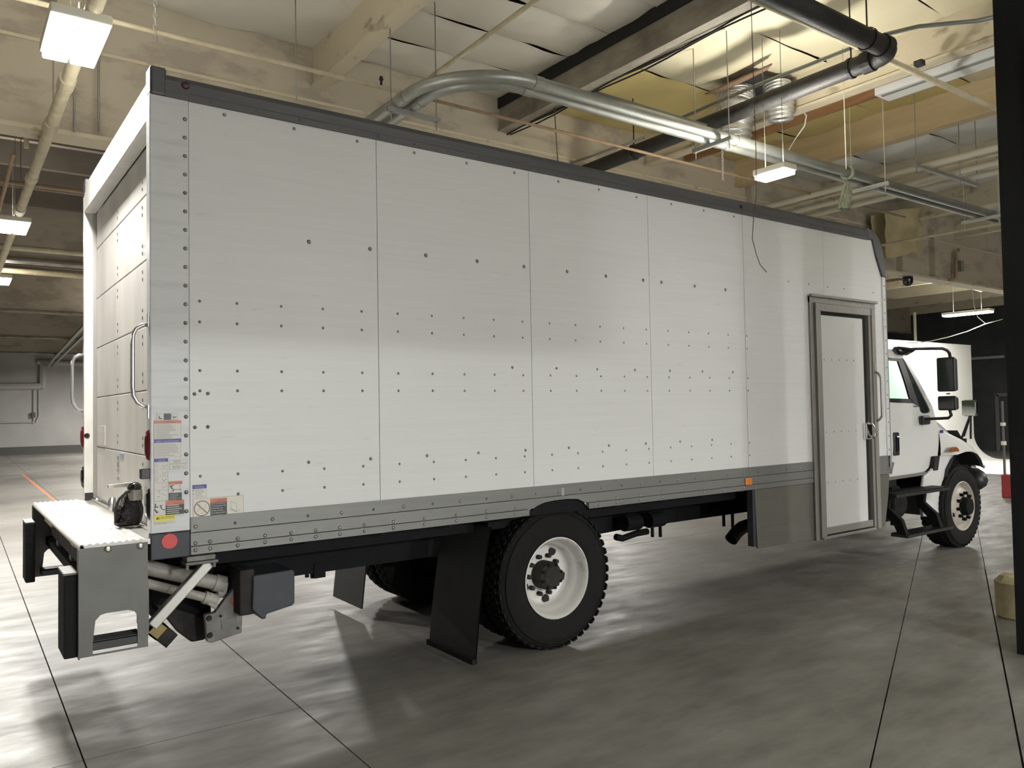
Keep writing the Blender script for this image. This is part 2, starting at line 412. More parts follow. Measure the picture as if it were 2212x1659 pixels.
slab([(k0+GAP, -16), (k0+GAP, dB(k0)-GAP*1.3), (xB_t+GAP, yt-GAP), (22, yt-GAP), (22, -16)])
rect(22, 30, -16, yt)
# orange tape line toward the far wall
MB().prism([(1.10,24.4),(1.14,24.4),(1.04,13.2),(.98,13.2)], 'z', .0005, .0025).build('tape_line', 'tape_orange', label='thin orange tape line on the floor toward the white far wall', cat='tape')

# ------------------------------------------------------------------ walls
wb = MB().box(-14, 30, 40.3, 40.6, 0, 5.6).build('wall_back', 'wall_white', kind='structure', label='white painted far wall')
MB().box(-14, 30, 40.24, 40.3, 0, .36).build('baseboard_back', 'base_dark', kind='structure')
def wp(pts, r): MB().tube(pts, r, 8).build('wall_pipe', 'wall_pipe', wb)
def W(px, py): p = S(px, py, 40.22); return p
wp([W(-60,836), W(92,834)], .17); wp([W(92,840), W(92,782)], .17); wp([W(80,782), W(185,786)], .13)
wp([W(-60,914), W(72,912)], .03); wp([W(73,915), W(73,842)], .025); wp([W(84,842), W(84,898), W(78,912)], .025)
MB().box(W(70,0).x, W(78,0).x, 40.1, 40.28, W(0,903).z, W(0,892).z).build('outlet_box', 'base_dark', wb)
MB().box(-14, -13.7, -16, 40.6, 0, 5.6).build('wall_left', 'wall_white', kind='structure')
MB().box(-14, 30, -16.2, -15.9, 0, 5.6).build('wall_front', 'wall_white', kind='structure')
MB().box(-14, 1.97, -9.1, -8.9, 3.36, 5.6).build('wall_light_blocker', 'wall_white', kind='structure', label='unseen bulkhead added behind the camera to shade the upper truck side')  # added out of view to keep lamp light off the upper truck side
wr = MB().box(29.2, 29.5, -16, 41, 0, 5.6).build('wall_right', 'wall_black', kind='structure', label='dark wall beyond the white studio wall')
MB().tube([XP(2095,775,29.1), XP(2170,770,29.1)], .055, 8).build('wall_pipe', 'box_grey', wr)
a, b = XP(2154,853,29.15), XP(2158,1000,29.15)
MB().bar((29.15,a.y,0), (29.15,a.y,a.z), .1, .12, up=(0,1,0)).build('door_post', 'base_dark', wr)
MB().bar((29.15,a.y,a.z), (29.15,a.y-1.2,a.z), .1, .12).build('door_head', 'base_dark', wr)

# ------------------------------------------------------------------ ceiling: insulation panels, purlins, girders
ceil = MB().box(-14, 30, -16, 41, 5.86, 6.0).build('ceiling', 'deck_brown', kind='structure', label='beamed warehouse ceiling with sagging insulation panels')
PXS = [-12.2, -9.8, -7.35, -4.91, -2.47, -.03, 2.41, 4.87, 7.45, 9.5, 11.9, 14.35, 16.8, 19.2, 21.65, 24.1, 26.6, 29.2]
ZC = 5.65
def vinyl(x0, x1, y0, y1, m, sag=.05, wr=.012, seed=0):
    def fn(u, v):
        x = x0+(x1-x0)*u; y = y0+(y1-y0)*v
        z = ZC+.05 - sag*math.sin(PI*u)**.6*math.sin(PI*v)**.5 if 0 < u < 1 and 0 < v < 1 else ZC+.05
        z += wr*2*noise.noise(V((x*1.3+seed, y*1.3, 0))) + wr*1.2*noise.noise(V((x*2.2+y*1.6, y*5+seed, 3)))
        return (x, y, z)
    o = MB().grid(fn, 18, max(8, int((y1-y0)*7)), flip=True).build('insulation_panel', m, ceil, smooth=True, fix=False)
    return o
def seams(a, b, st):
    r = [a]
    while r[-1] > b: r.append(r[-1]-st)
    return r
for i in range(len(PXS)-1):
    x0, x1 = PXS[i]+.04, PXS[i+1]-.04
    if x0 > 4 and x0 < 6: ys = [3.6, 1.98, .66, -.66, -1.98, -3.3, -6, -10, -16]
    elif 2 < x0 < 4: ys = [3.6, 2.90, 2.22, 1.54, .86, .18, -.5, -1.2, -2.4, -5, -10, -16]
    elif x0 < 2: ys = [3.6, 1.2, -1.2, -3.6, -8, -16]
    else: ys = [3.6, 2.4, 1.2, 0, -1.2, -2.4, -5, -10, -16]
    for k in range(len(ys)-1):
        m = 'vinyl_grey'
        if 4 < x0 < 7: m = 'vinyl_ochre' if k == 0 else 'vinyl_cream'
        elif 7 < x0 < 9: m = 'vinyl_ochre' if k < 3 else 'vinyl_cream'
        elif x0 > 9: m = 'vinyl_white'
        vinyl(x0-.03, x1+.03, ys[k+1]+.004, ys[k]-.004, m, sag=.07, wr=.02 if x0 > 2 else .03, seed=i*7+k)
def purlin(x, y0, y1, m, z0=5.3, w=.10, z1=5.8):
    return MB().box(x-w/2, x+w/2, y0, y1, z0, z1).build('purlin', m, ceil, bevel=.006)
for x in PXS:
    m = 'beam_dirty' if abs(x-4.87) < .1 else ('beam_tan' if abs(x-9.5) < .1 else 'beam_cream')
    p = purlin(x, -16, 3.6, m, w=.12)
    MB().box(x-.085, x+.085, -16, 3.6, 5.27, 5.30).build('purlin_cap', m if m != 'beam_dirty' else 'beam_dirty', ceil)
# dark gasket strip and bundled cables along the grimy purlin
MB().box(4.79, 4.808, -6, 3.6, 5.56, 5.70).build('gasket_strip', 'dark_gasket_and_shade', ceil)
for k, (dx, dz) in enumerate(((.0,.0),(.025,.012),(.05,-.004))):
    MB().tube([(4.93+dx, 3.6-.3*j, 5.255+dz+.015*math.sin(j*1.1+k)) for j in range(24)], .009, 6).build('cable', 'dark_gasket_and_shade', ceil, smooth=True)
gird = MB().box(-14, 29.2, 3.6, 3.82, 4.33, 5.86).build('girder', 'girder_paint', ceil, bevel=.008)
MB().box(-14, 29.2, 3.575, 3.60, 5.10, 5.13).build('girder_ledge', 'beam_cream', ceil)
MB().box(-14, 29.2, 3.56, 3.86, 4.30, 4.34).build('girder_flange', 'beam_cream', ceil)
for x in (9.77, 14.4, 15.7, 21.8): MB().box(x-.08, x+.08, 3.48, 3.6, 4.36, 5.3).build('girder_stiffener', 'girder_paint', ceil)
# far bays: joists along x behind the girder on the left, purlins with white panels on the right
for k, y in enumerate((11.0, 18.4, 25.8, 33.2)):
    MB().box(-14, 29.2, y, y+.22, 4.42, 5.86).build('girder', 'girder_paint', ceil)
    MB().box(-14, 29.2, y-.05, y+.27, 4.38, 4.42).build('girder_flange', 'beam_dirty', ceil)
for k in range(30):
    y = 4.7+1.2*k
    if any(abs(y-g) < .35 for g in (11.1, 18.5, 25.9, 33.3)): continue
    MB().box(-14, 9, y-.05, y+.05, 5.25, 5.86).build('joist', 'deck_brown', ceil)
for x in PXS:
    if x > 9: MB().box(x-.06, x+.06, 3.82, 34, 5.1, 5.75).build('purlin', 'beam_cream', ceil)
for i in range(len(PXS)-1):
    x0, x1 = PXS[i], PXS[i+1]
    if x0 > 9:
        for y0, y1 in ((3.85, 6.2), (6.2, 8.6), (8.6, 11), (11.25, 14.8), (14.8, 18.4)):
            def fn(u, v, x0=x0, x1=x1, y0=y0, y1=y1):
                return (x0+.06+(x1-x0-.12)*u, y0+(y1-y0)*v, 5.55-.06*math.sin(PI*u)*math.sin(PI*v)+.03*noise.noise(V((x0+u*3, y0+v*3, 1))))
            MB().grid(fn, 8, 8, flip=True).build('insulation_panel', 'vinyl_white', ceil, smooth=True, fix=False)

# ================================================================== THE TRUCK
TR = empty('box_truck', (4.0, 1.22, 0), 'white box truck with lift gate, roll-up rear door and side access door', 'truck')
def part(mb, name, m, parent=TR, **k): return mb.build(name, m, parent, **k)
BW = 2.44
# --- cargo body core
core = part(MB().prism([(.10,1.02),(7.22,1.02),(7.22,3.12),(7.18,3.34),(7.10,3.46),(7.0,3.51),(3.5,3.535),(.10,3.53)], 'y', .02, BW-.02), 'cargo_body', 'white_paint')
SEAM = [.197, 1.320, 2.518, 3.719, 4.915, 6.150]
Z0, Z1 = 1.19, 3.468
g = .0012
for i in range(4):
    part(MB().box(SEAM[i]+g, SEAM[i+1]-g, 0, .022, Z0, Z1), 'side_panel', 'white_panel', core, bevel=.002, seg=1)
DX0, DX1, DZ1 = 5.875, 7.025, 2.80
part(MB().prism([(SEAM[4]+g,Z0),(DX0,Z0),(DX0,DZ1),(SEAM[5]-g,DZ1),(SEAM[5]-g,Z1),(SEAM[4]+g,Z1)], 'y', 0, .022), 'side_panel', 'white_panel', core)
part(MB().prism([(SEAM[5]+g,DZ1),(DX1,DZ1),(DX1,Z0),(7.215,Z0),(7.215,3.08),(7.10,3.30),(7.045,Z1),(SEAM[5]+g,Z1)], 'y', 0, .022), 'side_panel', 'white_panel', core)
# --- rails
arch = [(2.45,1.0),(2.475,1.03),(2.53,1.068),(2.60,1.088),(2.70,1.096),(2.82,1.096),(2.91,1.088),(2.97,1.062),(3.01,1.02),(3.025,1.0)]
up = [p for p in arch if p[1] > 1.055]
RZ = [1.006, 1.050, 1.054, 1.122, 1.125, 1.202]
for x0, x1 in ((.197, 2.465), (3.018, 5.865)):
    part(MB().box(x0, x1, -.014, .03, RZ[0], RZ[1]), 'bottom_rail', 'aluminium', core, bevel=.002, seg=1)
part(MB().prism([(.197,RZ[2]),(2.505,RZ[2])]+up+[(2.985,RZ[2]),(5.865,RZ[2]),(5.865,RZ[3]),(.197,RZ[3])], 'y', -.013, .03), 'bottom_rail', 'aluminium', core)
part(MB().box(.197, 5.865, -.012, .03, RZ[4], RZ[5]), 'bottom_rail', 'aluminium', core, bevel=.002, seg=1)
part(MB().box(.197, 5.865, -.016, .02, 1.198, 1.206), 'rail_lip', 'aluminium', core)
part(MB().box(7.035, 7.26, -.012, .03, 1.006, 1.2), 'bottom_rail', 'aluminium', core, bevel=.002, seg=1)
# wheel-arch liner
al = MB(); pts = [(x, z) for x, z in arch]
al.add([(x, y, z-.004) for y in (-.010, .70) for x, z in pts], [(i, i+1, i+1+len(pts), i+len(pts)) for i in range(len(pts)-1)])
part(al, 'arch_liner', 'black_plastic', core)
part(MB().prism([(x,z) for x,z in arch], 'y', .010, .019), 'arch_plate', 'black_steel', core)
# top rail with sloping cap
part(MB().prism([(-.014,3.462),(-.014,3.553),(-.004,3.582),(.055,3.592),(.10,3.55),(.02,3.462)], 'x', .075, 6.965), 'top_rail', 'top_rail_metal', core)
part(MB().prism([(-.018,3.500),(-.018,3.506),(.0,3.506),(.0,3.500)], 'x', .2, 6.96), 'rail_bead', 'top_rail_metal', core)
part(MB().prism([(2.456,3.462),(2.456,3.553),(2.446,3.582),(2.39,3.592),(2.34,3.55),(2.42,3.462)], 'x', .075, 6.965), 'top_rail', 'top_rail_metal', core)
part(MB().box(.0, .082, -.02, .09, 3.462, 3.615), 'rear_corner_cap', 'top_rail_metal', core, bevel=.012)
part(MB().box(.0, .082, 2.35, 2.46, 3.462, 3.60), 'rear_corner_cap', 'top_rail_metal', core, bevel=.012)
# rounded front corner casting and front post
fc = MB().prism([(6.955,3.585),(7.02,3.58),(7.09,3.555),(7.16,3.50),(7.215,3.42),(7.25,3.32),(7.268,3.20),(7.272,3.09),(7.213,3.09),(7.15,3.21),(7.085,3.34),(7.04,3.468),(6.955,3.468)], 'y', -.02, .05)
part(fc, 'front_corner_casting', 'top_rail_metal', core, bevel=.012)
part(MB().box(7.212, 7.272, -.012, .05, 1.07, 3.10), 'front_post', 'post_white', core, bevel=.006)
part(MB().box(7.272, 7.29, -.008, .05, 1.05, 3.05), 'front_post_edge', 'aluminium', core)
part(MB().prism([(7.035,1.0),(7.25,1.0),(7.21,.75),(7.13,.46),(7.035,.46)], 'y', .0, .04), 'skirt_panel', 'skirt_grey', core)
part(MB().prism([(4.985,1.004),(5.868,1.004),(5.868,.47),(5.01,.478)], 'y', -.002, .02), 'skirt_panel', 'skirt_grey', core, bevel=.003)
part(MB().box(4.952, 4.986, .0, .06, .50, 1.0), 'skirt_bracket', 'dark_blue_grey', core)
part(MB().box(4.988, 5.868, -.006, .024, .655, .662), 'skirt_crease', 'skirt_grey', core)
# --- rear posts, header, corner castings
part(MB().box(.0, .197, -.005, .085, 1.138, 3.468), 'corner_post', 'post_white', core, bevel=.006)
part(MB().box(.0, .08, BW-.05, BW+.005, 1.10, 3.468), 'corner_post', 'frame_white', core, bevel=.006)
part(MB().box(.0, .197, -.008, .05, 1.0, 1.136), 'corner_casting', 'dark_blue_grey', core, bevel=.006)
part(MB().box(.0, .197, BW-.05, BW+.008, 1.0, 1.10), 'corner_casting', 'dark_blue_grey', core, bevel=.006)
part(MB().lathe([(.0005,-.012),(.039,-.012),(.041,-.006)], (.0915,0,1.092), 28), 'round_reflector', 'red_reflector', core)
part(MB().box(.0, .08, .05, BW-.05, 3.335, 3.49), 'door_header', 'frame_white', core, bevel=.006)
part(MB().box(.005, .09, .05, BW-.05, 3.49, 3.555), 'header_cap', 'frame_white', core, bevel=.006)
part(MB().box(.06, .10, .085, .10, 1.13, 3.335), 'door_track', 'zinc_tube', core)
part(MB().box(.06, .10, BW-.08, BW-.05, 1.13, 3.335), 'door_track', 'zinc_tube', core)
part(MB().box(.004, .06, BW-.056, BW-.05, 1.10, 1.17), 'jamb_foot', 'dark_blue_grey', core)
pj = S(188,941,BW-.05)
part(MB().lathe([(.0005,-.005),(.016,-.006),(.02,0)], (pj.x, BW-.05, pj.z), 16), 'jamb_lamp', 'gloss_black', core)
# --- roll-up rear door
RD = part(MB().box(.098, .11, .06, BW-.06, 1.13, 3.34), 'roll_up_door', 'door_white')
dz = [1.135, 1.523, 1.902, 2.282, 2.668, 3.055, 3.338]
for i in range(6):
    part(MB().box(.083, .10, .07, BW-.082, dz[i]+.003, dz[i+1]-.003), 'door_panel', 'door_white', RD, bevel=.004)
bolt_me = mesh_of(MB().lathe([(.0,-.004),(.004,-.004),(.007,-.0015),(.008,0)], (0,0,0), 8, 'x'), 'door_bolt', 'rivet_metal')
for yy in (.62, 1.45):
    for i in range(1, 6):
        for q in (-.10, -.055, .055, .10): shared('door_bolt', bolt_me, (.083, yy, dz[i]+q), RD, scale=(1,.6,1.6))
a = XP(212,920,.08); b = XP(227,962,.08)
part(MB().box(.078, .083, b.y, a.y, b.z, a.z), 'door_notice', 'decal_white', RD)
a = XP(258,978,.08); b = XP(267,985,.08)
part(MB().box(.079, .083, b.y, a.y, b.z, a.z), 'blue_sticker', 'sky_sticker', RD)
st = MB()
for (py0, py1) in ((984,992),(997,1010),(1014,1019),(1029,1038)):
    a = XP(252.5,py0,.08); b = XP(256.5,py1,.08); st.box(.080, .083, b.y, a.y, b.z, a.z)
part(st, 'code_marks', 'decal_grey', RD)
# sill
part(MB().box(-.03, .10, .0, BW, 1.085, 1.112), 'rear_sill', 'zinc_tube', TR, bevel=.004)
part(MB().box(.045, .065, .05, BW-.05, 1.112, 1.122), 'sill_bead', 'zinc_tube', TR)
# tail lamps on the posts, marker lamp box, oval mirror-like lamp
def oval(name, m, x, y, z, ry, rz, d, parent=TR, n=20):
    mb = MB(); pr = [(0,-d),(.5,-d*.95),(.85,-d*.65),(1,0)]
    vs = []; fs = []
    for r, t in pr:
        for k in range(n): a = 2*PI*k/n; vs.append((x+t, y+max(r,.001)*ry*math.cos(a), z+max(r,.001)*rz*math.sin(a)))
    for i in range(len(pr)-1):
        for k in range(n): fs.append((i*n+k, i*n+(k+1)%n, (i+1)*n+(k+1)%n, (i+1)*n+k))
    return part(mb.add(vs, fs), name, m, parent, smooth=True)
for y in (.022, BW-.022):
    oval('tail_lamp', 'red_lens', -.001, y, 1.60, .024, .085, .022)
    oval('reverse_lamp', 'gloss_black', -.001, y, 1.29, .022, .085, .018)
    oval('lamp_lens', 'chrome', -.014, y+.002, 1.29, .015, .065, .008)
part(MB().box(-.045, .0, .0, .042, 1.425, 1.48), 'marker_box', 'black_plastic', TR, bevel=.004)
# grab handles
for y in (.03, BW-.03):
    part(MB().tube([(-.004,y,2.236),(-.03,y,2.232),(-.062,y,2.212),(-.076,y,2.18),(-.078,y,2.13),(-.078,y,1.91),(-.074,y,1.86),(-.056,y,1.825),(-.03,y,1.806),(-.004,y,1.80)], .0115, 12), 'grab_handle', 'steel_tube', TR, smooth=True)
    for z in (2.26, 1.775): part(MB().box(-.006, .0, y-.012, y+.012, z-.035, z+.035), 'handle_plate', 'steel_tube', TR)

# --- rivets (shared meshes)
def dome(r, h): return MB().lathe([(.0002,-h),(r*.45,-h*.9),(r*.8,-h*.55),(r,0)], (0,0,0), 10)
riv_s = mesh_of(dome(.0085,.0055), 'rivet_small', 'rivet_metal')
riv_m = mesh_of(dome(.0105,.007), 'rivet_medium', 'rivet_metal')
riv_l = mesh_of(dome(.0135,.009), 'rivet_large', 'rivet_metal')
riv_a = mesh_of(dome(.0115,.007), 'rivet_rail', 'rivet_grey')
riv_t = mesh_of(dome(.0085,.004), 'rivet_top', 'top_rail_metal')
def rv(me, x, z, y=0.0): shared('rivet', me, (x, y, z), core)
for k in range(22): rv(riv_a, .177, 3.36-k*.1009, -.005)
xr = [.251,.452,.704,.957,1.208,1.456,1.705,1.950,2.195,2.441,2.687,2.933,3.178,3.424,3.673,3.923,4.173,4.423,4.679,4.933]
for x in xr:
    for z in (2.374, 2.26, 1.995, 1.885): rv(riv_s, x, z)
    rv(riv_s, x, 1.423)
    if x > .3: rv(riv_s, x, 1.312)
for k in range(12): rv(riv_m, .389+.401*k if k else .389, 3.43)
for x in (.874,1.269,1.667,2.066,2.464,2.862,3.25,3.65,3.86,4.26,4.658): rv(riv_l, x, 2.768)
for px, py in ((1703,608),(1747,614),(1788,620),(1823,624),(1886,632)): p = S(px,py); rv(riv_s, p.x, p.z)
for k in range(7): rv(riv_m, 2.347+.397*k, 2.048)
for k in range(10): rv(riv_m, .861+.397*k, 1.466)
for px, py in ((420,851),(449,850),(421,923),(449,922)): p = S(px,py); rv(riv_m, p.x, p.z)
# bottom rail fixings
x = .222
xx = [.221,.296,.444,.596,.747,.894,1.045,1.204,1.40,1.62,1.86,2.10,2.34,3.12,3.30,3.55,3.80,4.06,4.30,4.55,4.82]
for x in xx:
    rv(riv_a, x, 1.067, -.013); rv(riv_a, x, 1.030, -.014)
for k in range(27): rv(riv_t if k % 2 else riv_a, .222+.209*k, 1.155, -.012)
for k in range(26): rv(riv_t, .31+.255*k, 3.484, -.014)
for k in range(14): rv(riv_t, 7.242, 3.0-.145*k, -.012)
for z in (1.055, 1.09, 1.155): rv(riv_t, 7.20, z, -.012); rv(riv_t, 7.245, z, -.012)
p = S(399,186); part(MB().lathe([(.0003,-.012),(.018,-.010),(.022,0)], (p.x,-.014,p.z), 16), 'marker_lamp', 'red_dark', core)
p = S(1598,447); part(MB().lathe([(.0003,-.012),(.014,-.010),(.018,0)], (p.x,-.014,p.z), 12), 'marker_lamp', 'black_plastic', core)
p = S(1613,1040); part(MB().box(p.x-.045, p.x+.045, -.026, -.012, p.z-.03, p.z+.03), 'side_marker', 'amber_lens', core, bevel=.006)

# --- side access door
SD = part(MB().box(5.9, 7.0, .012, .05, .46, 2.70), 'recess_shade_plate', 'dark_gasket_and_shade')  # black plate puts the shade of the door gap into colour
# stepped aluminium frame
for nm, (a0, a1, b0, b1, y) in {'l': (DX0, 5.935, .452, 2.80, -.02), 'l2': (5.935, 5.985, .47, 2.735, -.045), 'l3': (5.985, 6.04, .48, 2.715, -.03),
    'r': (6.975, DX1+.01, .452, 2.79, -.02), 'r2': (6.925, 6.975, .47, 2.735, -.045), 'r3': (6.885, 6.925, .48, 2.715, -.03)}.items():
    part(MB().box(a0, a1, y, .02, b0, b1), 'door_frame_upright', 'frame_aluminium', SD, bevel=.004)
part(MB().box(DX0, DX1+.01, -.022, .02, 2.735, 2.805), 'door_frame_head', 'frame_aluminium', SD, bevel=.004)
part(MB().box(5.985, 6.975, -.036, .02, 2.66, 2.735), 'door_frame_head', 'frame_aluminium', SD, bevel=.004)
part(MB().box(DX0-.01, DX1+.02, -.05, -.02, 2.79, 2.815), 'drip_rail', 'frame_aluminium', SD, bevel=.004)
part(MB().box(5.985, 6.925, -.03, .02, .452, .478), 'door_sill', 'frame_aluminium', SD, bevel=.004)
slab_ = part(MB().box(6.042, 6.80, -.012, .012, .505, 2.625), 'access_door', 'access_white', SD, bevel=.004)
part(MB().box(6.03, 6.86, -.028, .0, .495, .56), 'kick_strip', 'frame_aluminium', SD, bevel=.003)
riv_d = mesh_of(dome(.008,.004), 'rivet_door', 'rivet_metal')
for z, py in ((2.19,778),(1.48,918),(.99,1016)):
    for k in range(5): shared('rivet', riv_d, (6.10+.13*k, -.012, z), SD, scale=(1.3,1,1.3) if z > 2 else None)
for k in range(9): shared('rivet', riv_d, (6.012, -.030, 2.55-.24*k), SD)
for k in range(8): shared('rivet', riv_d, (6.905, -.030, 2.60-.28*k), SD)
for k in range(9): shared('rivet', riv_d, (5.903, -.020, 2.62-.235*k), SD)
for k in range(5): shared('rivet', riv_d, (5.93+.26*k, -.022, 2.77), SD)
for k in range(4): shared('rivet', riv_d, (6.10+.23*k, -.036, 2.695), SD)
part(MB().tube([(6.955,-.05,2.075),(6.96,-.075,2.06),(6.965,-.098,2.02),(6.965,-.10,1.97),(6.965,-.10,1.66),(6.965,-.098,1.62),(6.96,-.075,1.585),(6.955,-.05,1.57)], .0125, 12), 'grab_handle', 'zinc_tube', SD, smooth=True)
for z in (2.13, 1.52): part(MB().box(6.94, 6.97, -.052, -.044, z-.05, z+.05), 'handle_plate', 'zinc_tube', SD, bevel=.004)
part(MB().box(6.745, 6.865, -.05, -.012, 1.385, 1.555), 'latch_body', 'chrome', SD, bevel=.012)
part(MB().tube([(6.77,-.05,1.55),(6.80,-.085,1.545),(6.83,-.095,1.50),(6.86,-.09,1.43),(6.86,-.05,1.40)], .012, 8), 'latch_paddle', 'chrome', SD, smooth=True)
part(MB().box(5.9, 7.0, .05, .75, .47, 1.02), 'step_well', 'grey_plate', SD)

# --- decals on the corner post
def panel(x0, z1, x1, z0, m, parent, name='decal_panel', y=-.0065, t=.0012):
    return part(MB().box(x0, x1, y-t, y, z0, z1), name, m, parent)
def prect(l, t_, r, b): a = S(l,t_); c = S(r,b); return a.x, a.z, c.x, c.z
TXT_N = [0]
def lettering(s, x, z, h, m, parent, y, name='lettering', width=None, align='LEFT'):
    cu = bpy.data.curves.new('t', 'FONT'); cu.body = s; cu.size = 1.0; cu.align_x = align; cu.resolution_u = 2
    o = bpy.data.objects.new('t', cu); COL.objects.link(o)
    dg = bpy.context.evaluated_depsgraph_get(); me = bpy.data.meshes.new_from_object(o.evaluated_get(dg))
    bpy.data.objects.remove(o); bpy.data.curves.remove(cu)
    xs = [v.co.x for v in me.vertices]; ys = [v.co.y for v in me.vertices]
    w = max(xs)-min(xs); hh = max(ys)-min(ys); sy = h/hh; sx = width/w if width else sy
    for v in me.vertices: v.co = V(((v.co.x-min(xs))*sx, 0, (v.co.y-min(ys))*sy))
    me.materials.clear(); me.materials.append(MATS[m]); me.update()
    n = bpy.data.objects.new(name, me); COL.objects.link(n); place(n, V((x, y, z)), parent); return n
def lines(x0, x1, ztop, zbot, n, m, parent, y, frac=.45, seed=1, name='small_print'):
    rnd = random.Random(seed); mb = MB(); st = (ztop-zbot)/n
    for i in range(n):
        L_ = x0+(x1-x0)*(rnd.uniform(.55, 1.0)); z = ztop-st*(i+.5)
        mb.box(x0, L_, y-.0004, y, z-st*frac/2, z+st*frac/2)
    return part(mb, name, m, parent)
def outline(x0, z1, x1, z0, m, parent, y, w=.0015, name='border'):
    mb = MB()
    for b_ in ((x0,x1,z1-w,z1),(x0,x1,z0,z0+w),(x0,x0+w,z0,z1),(x1-w,x1,z0,z1)): mb.box(b_[0],b_[1],y-.0004,y,b_[2],b_[3])
    return part(mb, name, m, parent)
YD = -.0078
def figure(pts, m, parent, name='pictogram', y=YD):      # little drawn figures: list of pixel poly-lines with widths
    mb = MB()
    for w, pl in pts:
        q = [S(px, py) for px, py in pl]
        for a, b in zip(q[:-1], q[1:]): mb.add(*strip(a, b, w, y-.0005))
    return part(mb, name, m, parent)
def strip(a, b, w, y):
    d = (b-a); d.y = 0; d.normalize(); nrm = V((-d.z, 0, d.x))*(w/2); a = V((a.x,y,a.z)); b = V((b.x,y,b.z)); e = V((0,.0004,0))
    P = [a-nrm, b-nrm, b+nrm, a+nrm]; P = P+[p+e for p in P]
    return P, [(0,1,2,3),(7,6,5,4),(0,4,5,1),(1,5,6,2),(2,6,7,3),(3,7,4,0)]
# pinch-point strip
def decal(l, t_, r_, b, m, name):
    q = prect(l, t_, r_, b); o = panel(*q, m, TR, name); return o, q
pin, q = decal(338, 893, 383, 907, 'decal_white', 'pinch_decal')
outline(*q, 'decal_grey', pin, YD); x_ = prect(353,893.5,369,906.5); panel(*x_, 'decal_black', pin, 'dark_square', YD)
figure([(.006, [(342,904),(349,904)]), (.005, [(343,903),(343,898)]), (.004, [(372,899),(376,902),(380,900)]), (.003, [(374,905),(376,901)])], 'decal_black', pin)
# WARNING text sheet
wa, q = decal(332, 909, 390.5, 948, 'decal_white', 'warning_decal'); outline(*q, 'decal_grey', wa, YD)
x_ = prect(332,909,390.5,914); panel(*x_, 'decal_orange', wa, 'header_band', YD)
lettering('WARNING', S(354,0).x, x_[3]+.002, .007, 'decal_black', wa, YD-.0014, width=.045)
lines(q[0]+.006, q[2]-.006, x_[3]-.004, q[3]+.004, 10, 'decal_grey', wa, YD, .42, 3)
# SAFETY INSTRUCTIONS
sa, q = decal(332, 949, 390.5, 987, 'decal_white', 'safety_decal'); outline(*q, 'decal_grey', sa, YD)
x_ = prect(332,949,390.5,955); panel(*x_, 'decal_blue', sa, 'header_band', YD)
lettering('SAFETY INSTRUCTIONS', q[0]+.010, x_[3]+.003, .0075, 'letter_blue', sa, YD-.0014, width=(q[2]-q[0])-.022)
lines(q[0]+.006, q[2]-.006, x_[3]-.005, q[3]+.006, 8, 'decal_grey', sa, YD, .36, 5)
# OPERATING INSTRUCTIONS pictorial strip
op, q = decal(332, 991, 362.5, 1081, 'decal_white', 'operating_decal'); outline(*q, 'decal_grey', op, YD)
x_ = prect(332,991,362.5,997); panel(*x_, 'decal_blue', op, 'header_band', YD)
lettering('OPERATING', q[0]+.022, x_[3]+.0085, .004, 'letter_blue', op, YD-.0014); lettering('INSTRUCTIONS', q[0]+.018, x_[3]+.0025, .004, 'letter_blue', op, YD-.0014)
fig = []
for py in (1013, 1028, 1043, 1058): fig.append((.0016, [(332.5,py),(362,py)]))
for cyy in (1005, 1020, 1035): fig += [(.0022, [(337+3*math.cos(t*.7), cyy+4*math.sin(t*.7)) for t in range(10)]), (.003, [(352,cyy+5),(360,cyy-1)]), (.002, [(350,cyy-3),(352,cyy+4)])]
fig += [(.003, [(350,1054),(360,1049)]), (.004, [(339,1061),(345,1061)]), (.004, [(339,1073),(345,1073)]), (.002, [(340,1064),(352,1068),(359,1070)])]
figure(fig, 'decal_grey', op)
# capacity plate
cp, q = decal(365.5, 993, 403, 1012, 'decal_white', 'capacity_decal'); outline(*q, 'decal_grey', cp, YD)
lettering('2200 LB (1000 KG)', q[0]+.004, (q[1]+q[3])/2-.002, .0072, 'letter_black', cp, YD-.0004, width=q[2]-q[0]-.008)
lines(q[0]+.018, q[2]-.012, q[1]-.003, (q[1]+q[3])/2+.007, 2, 'decal_grey', cp, YD, .5, 7); lines(q[0]+.014, q[2]-.010, (q[1]+q[3])/2-.006, q[3]+.003, 3, 'decal_grey', cp, YD, .5, 8)
# fall warning
fa, q = decal(364, 1040, 393, 1081, 'decal_white', 'fall_decal')
x_ = prect(364,1040,393,1045); panel(*x_, 'decal_orange', fa, 'header_band', YD); lettering('WARNING', q[0]+.028, x_[3]+.003, .006, 'decal_brown', fa, YD-.0014)
x_ = prect(364,1065,392,1081); panel(*x_, 'decal_black', fa, 'dark_square', YD); lines(x_[0]+.004, x_[2]-.004, x_[1]-.004, x_[3]+.004, 5, 'decal_grey', fa, YD-.0013, .3, 9)
figure([(.007, [(367,1049),(370,1053)]), (.005, [(369,1050),(374,1048)]), (.006, [(369,1052),(371,1056)]), (.004, [(371,1056),(375,1057),(373,1061)]), (.0025, [(368,1064),(375,1057),(391,1057)]), (.002, [(388,1046),(388,1057),(391,1061)])], 'decal_black', fa)
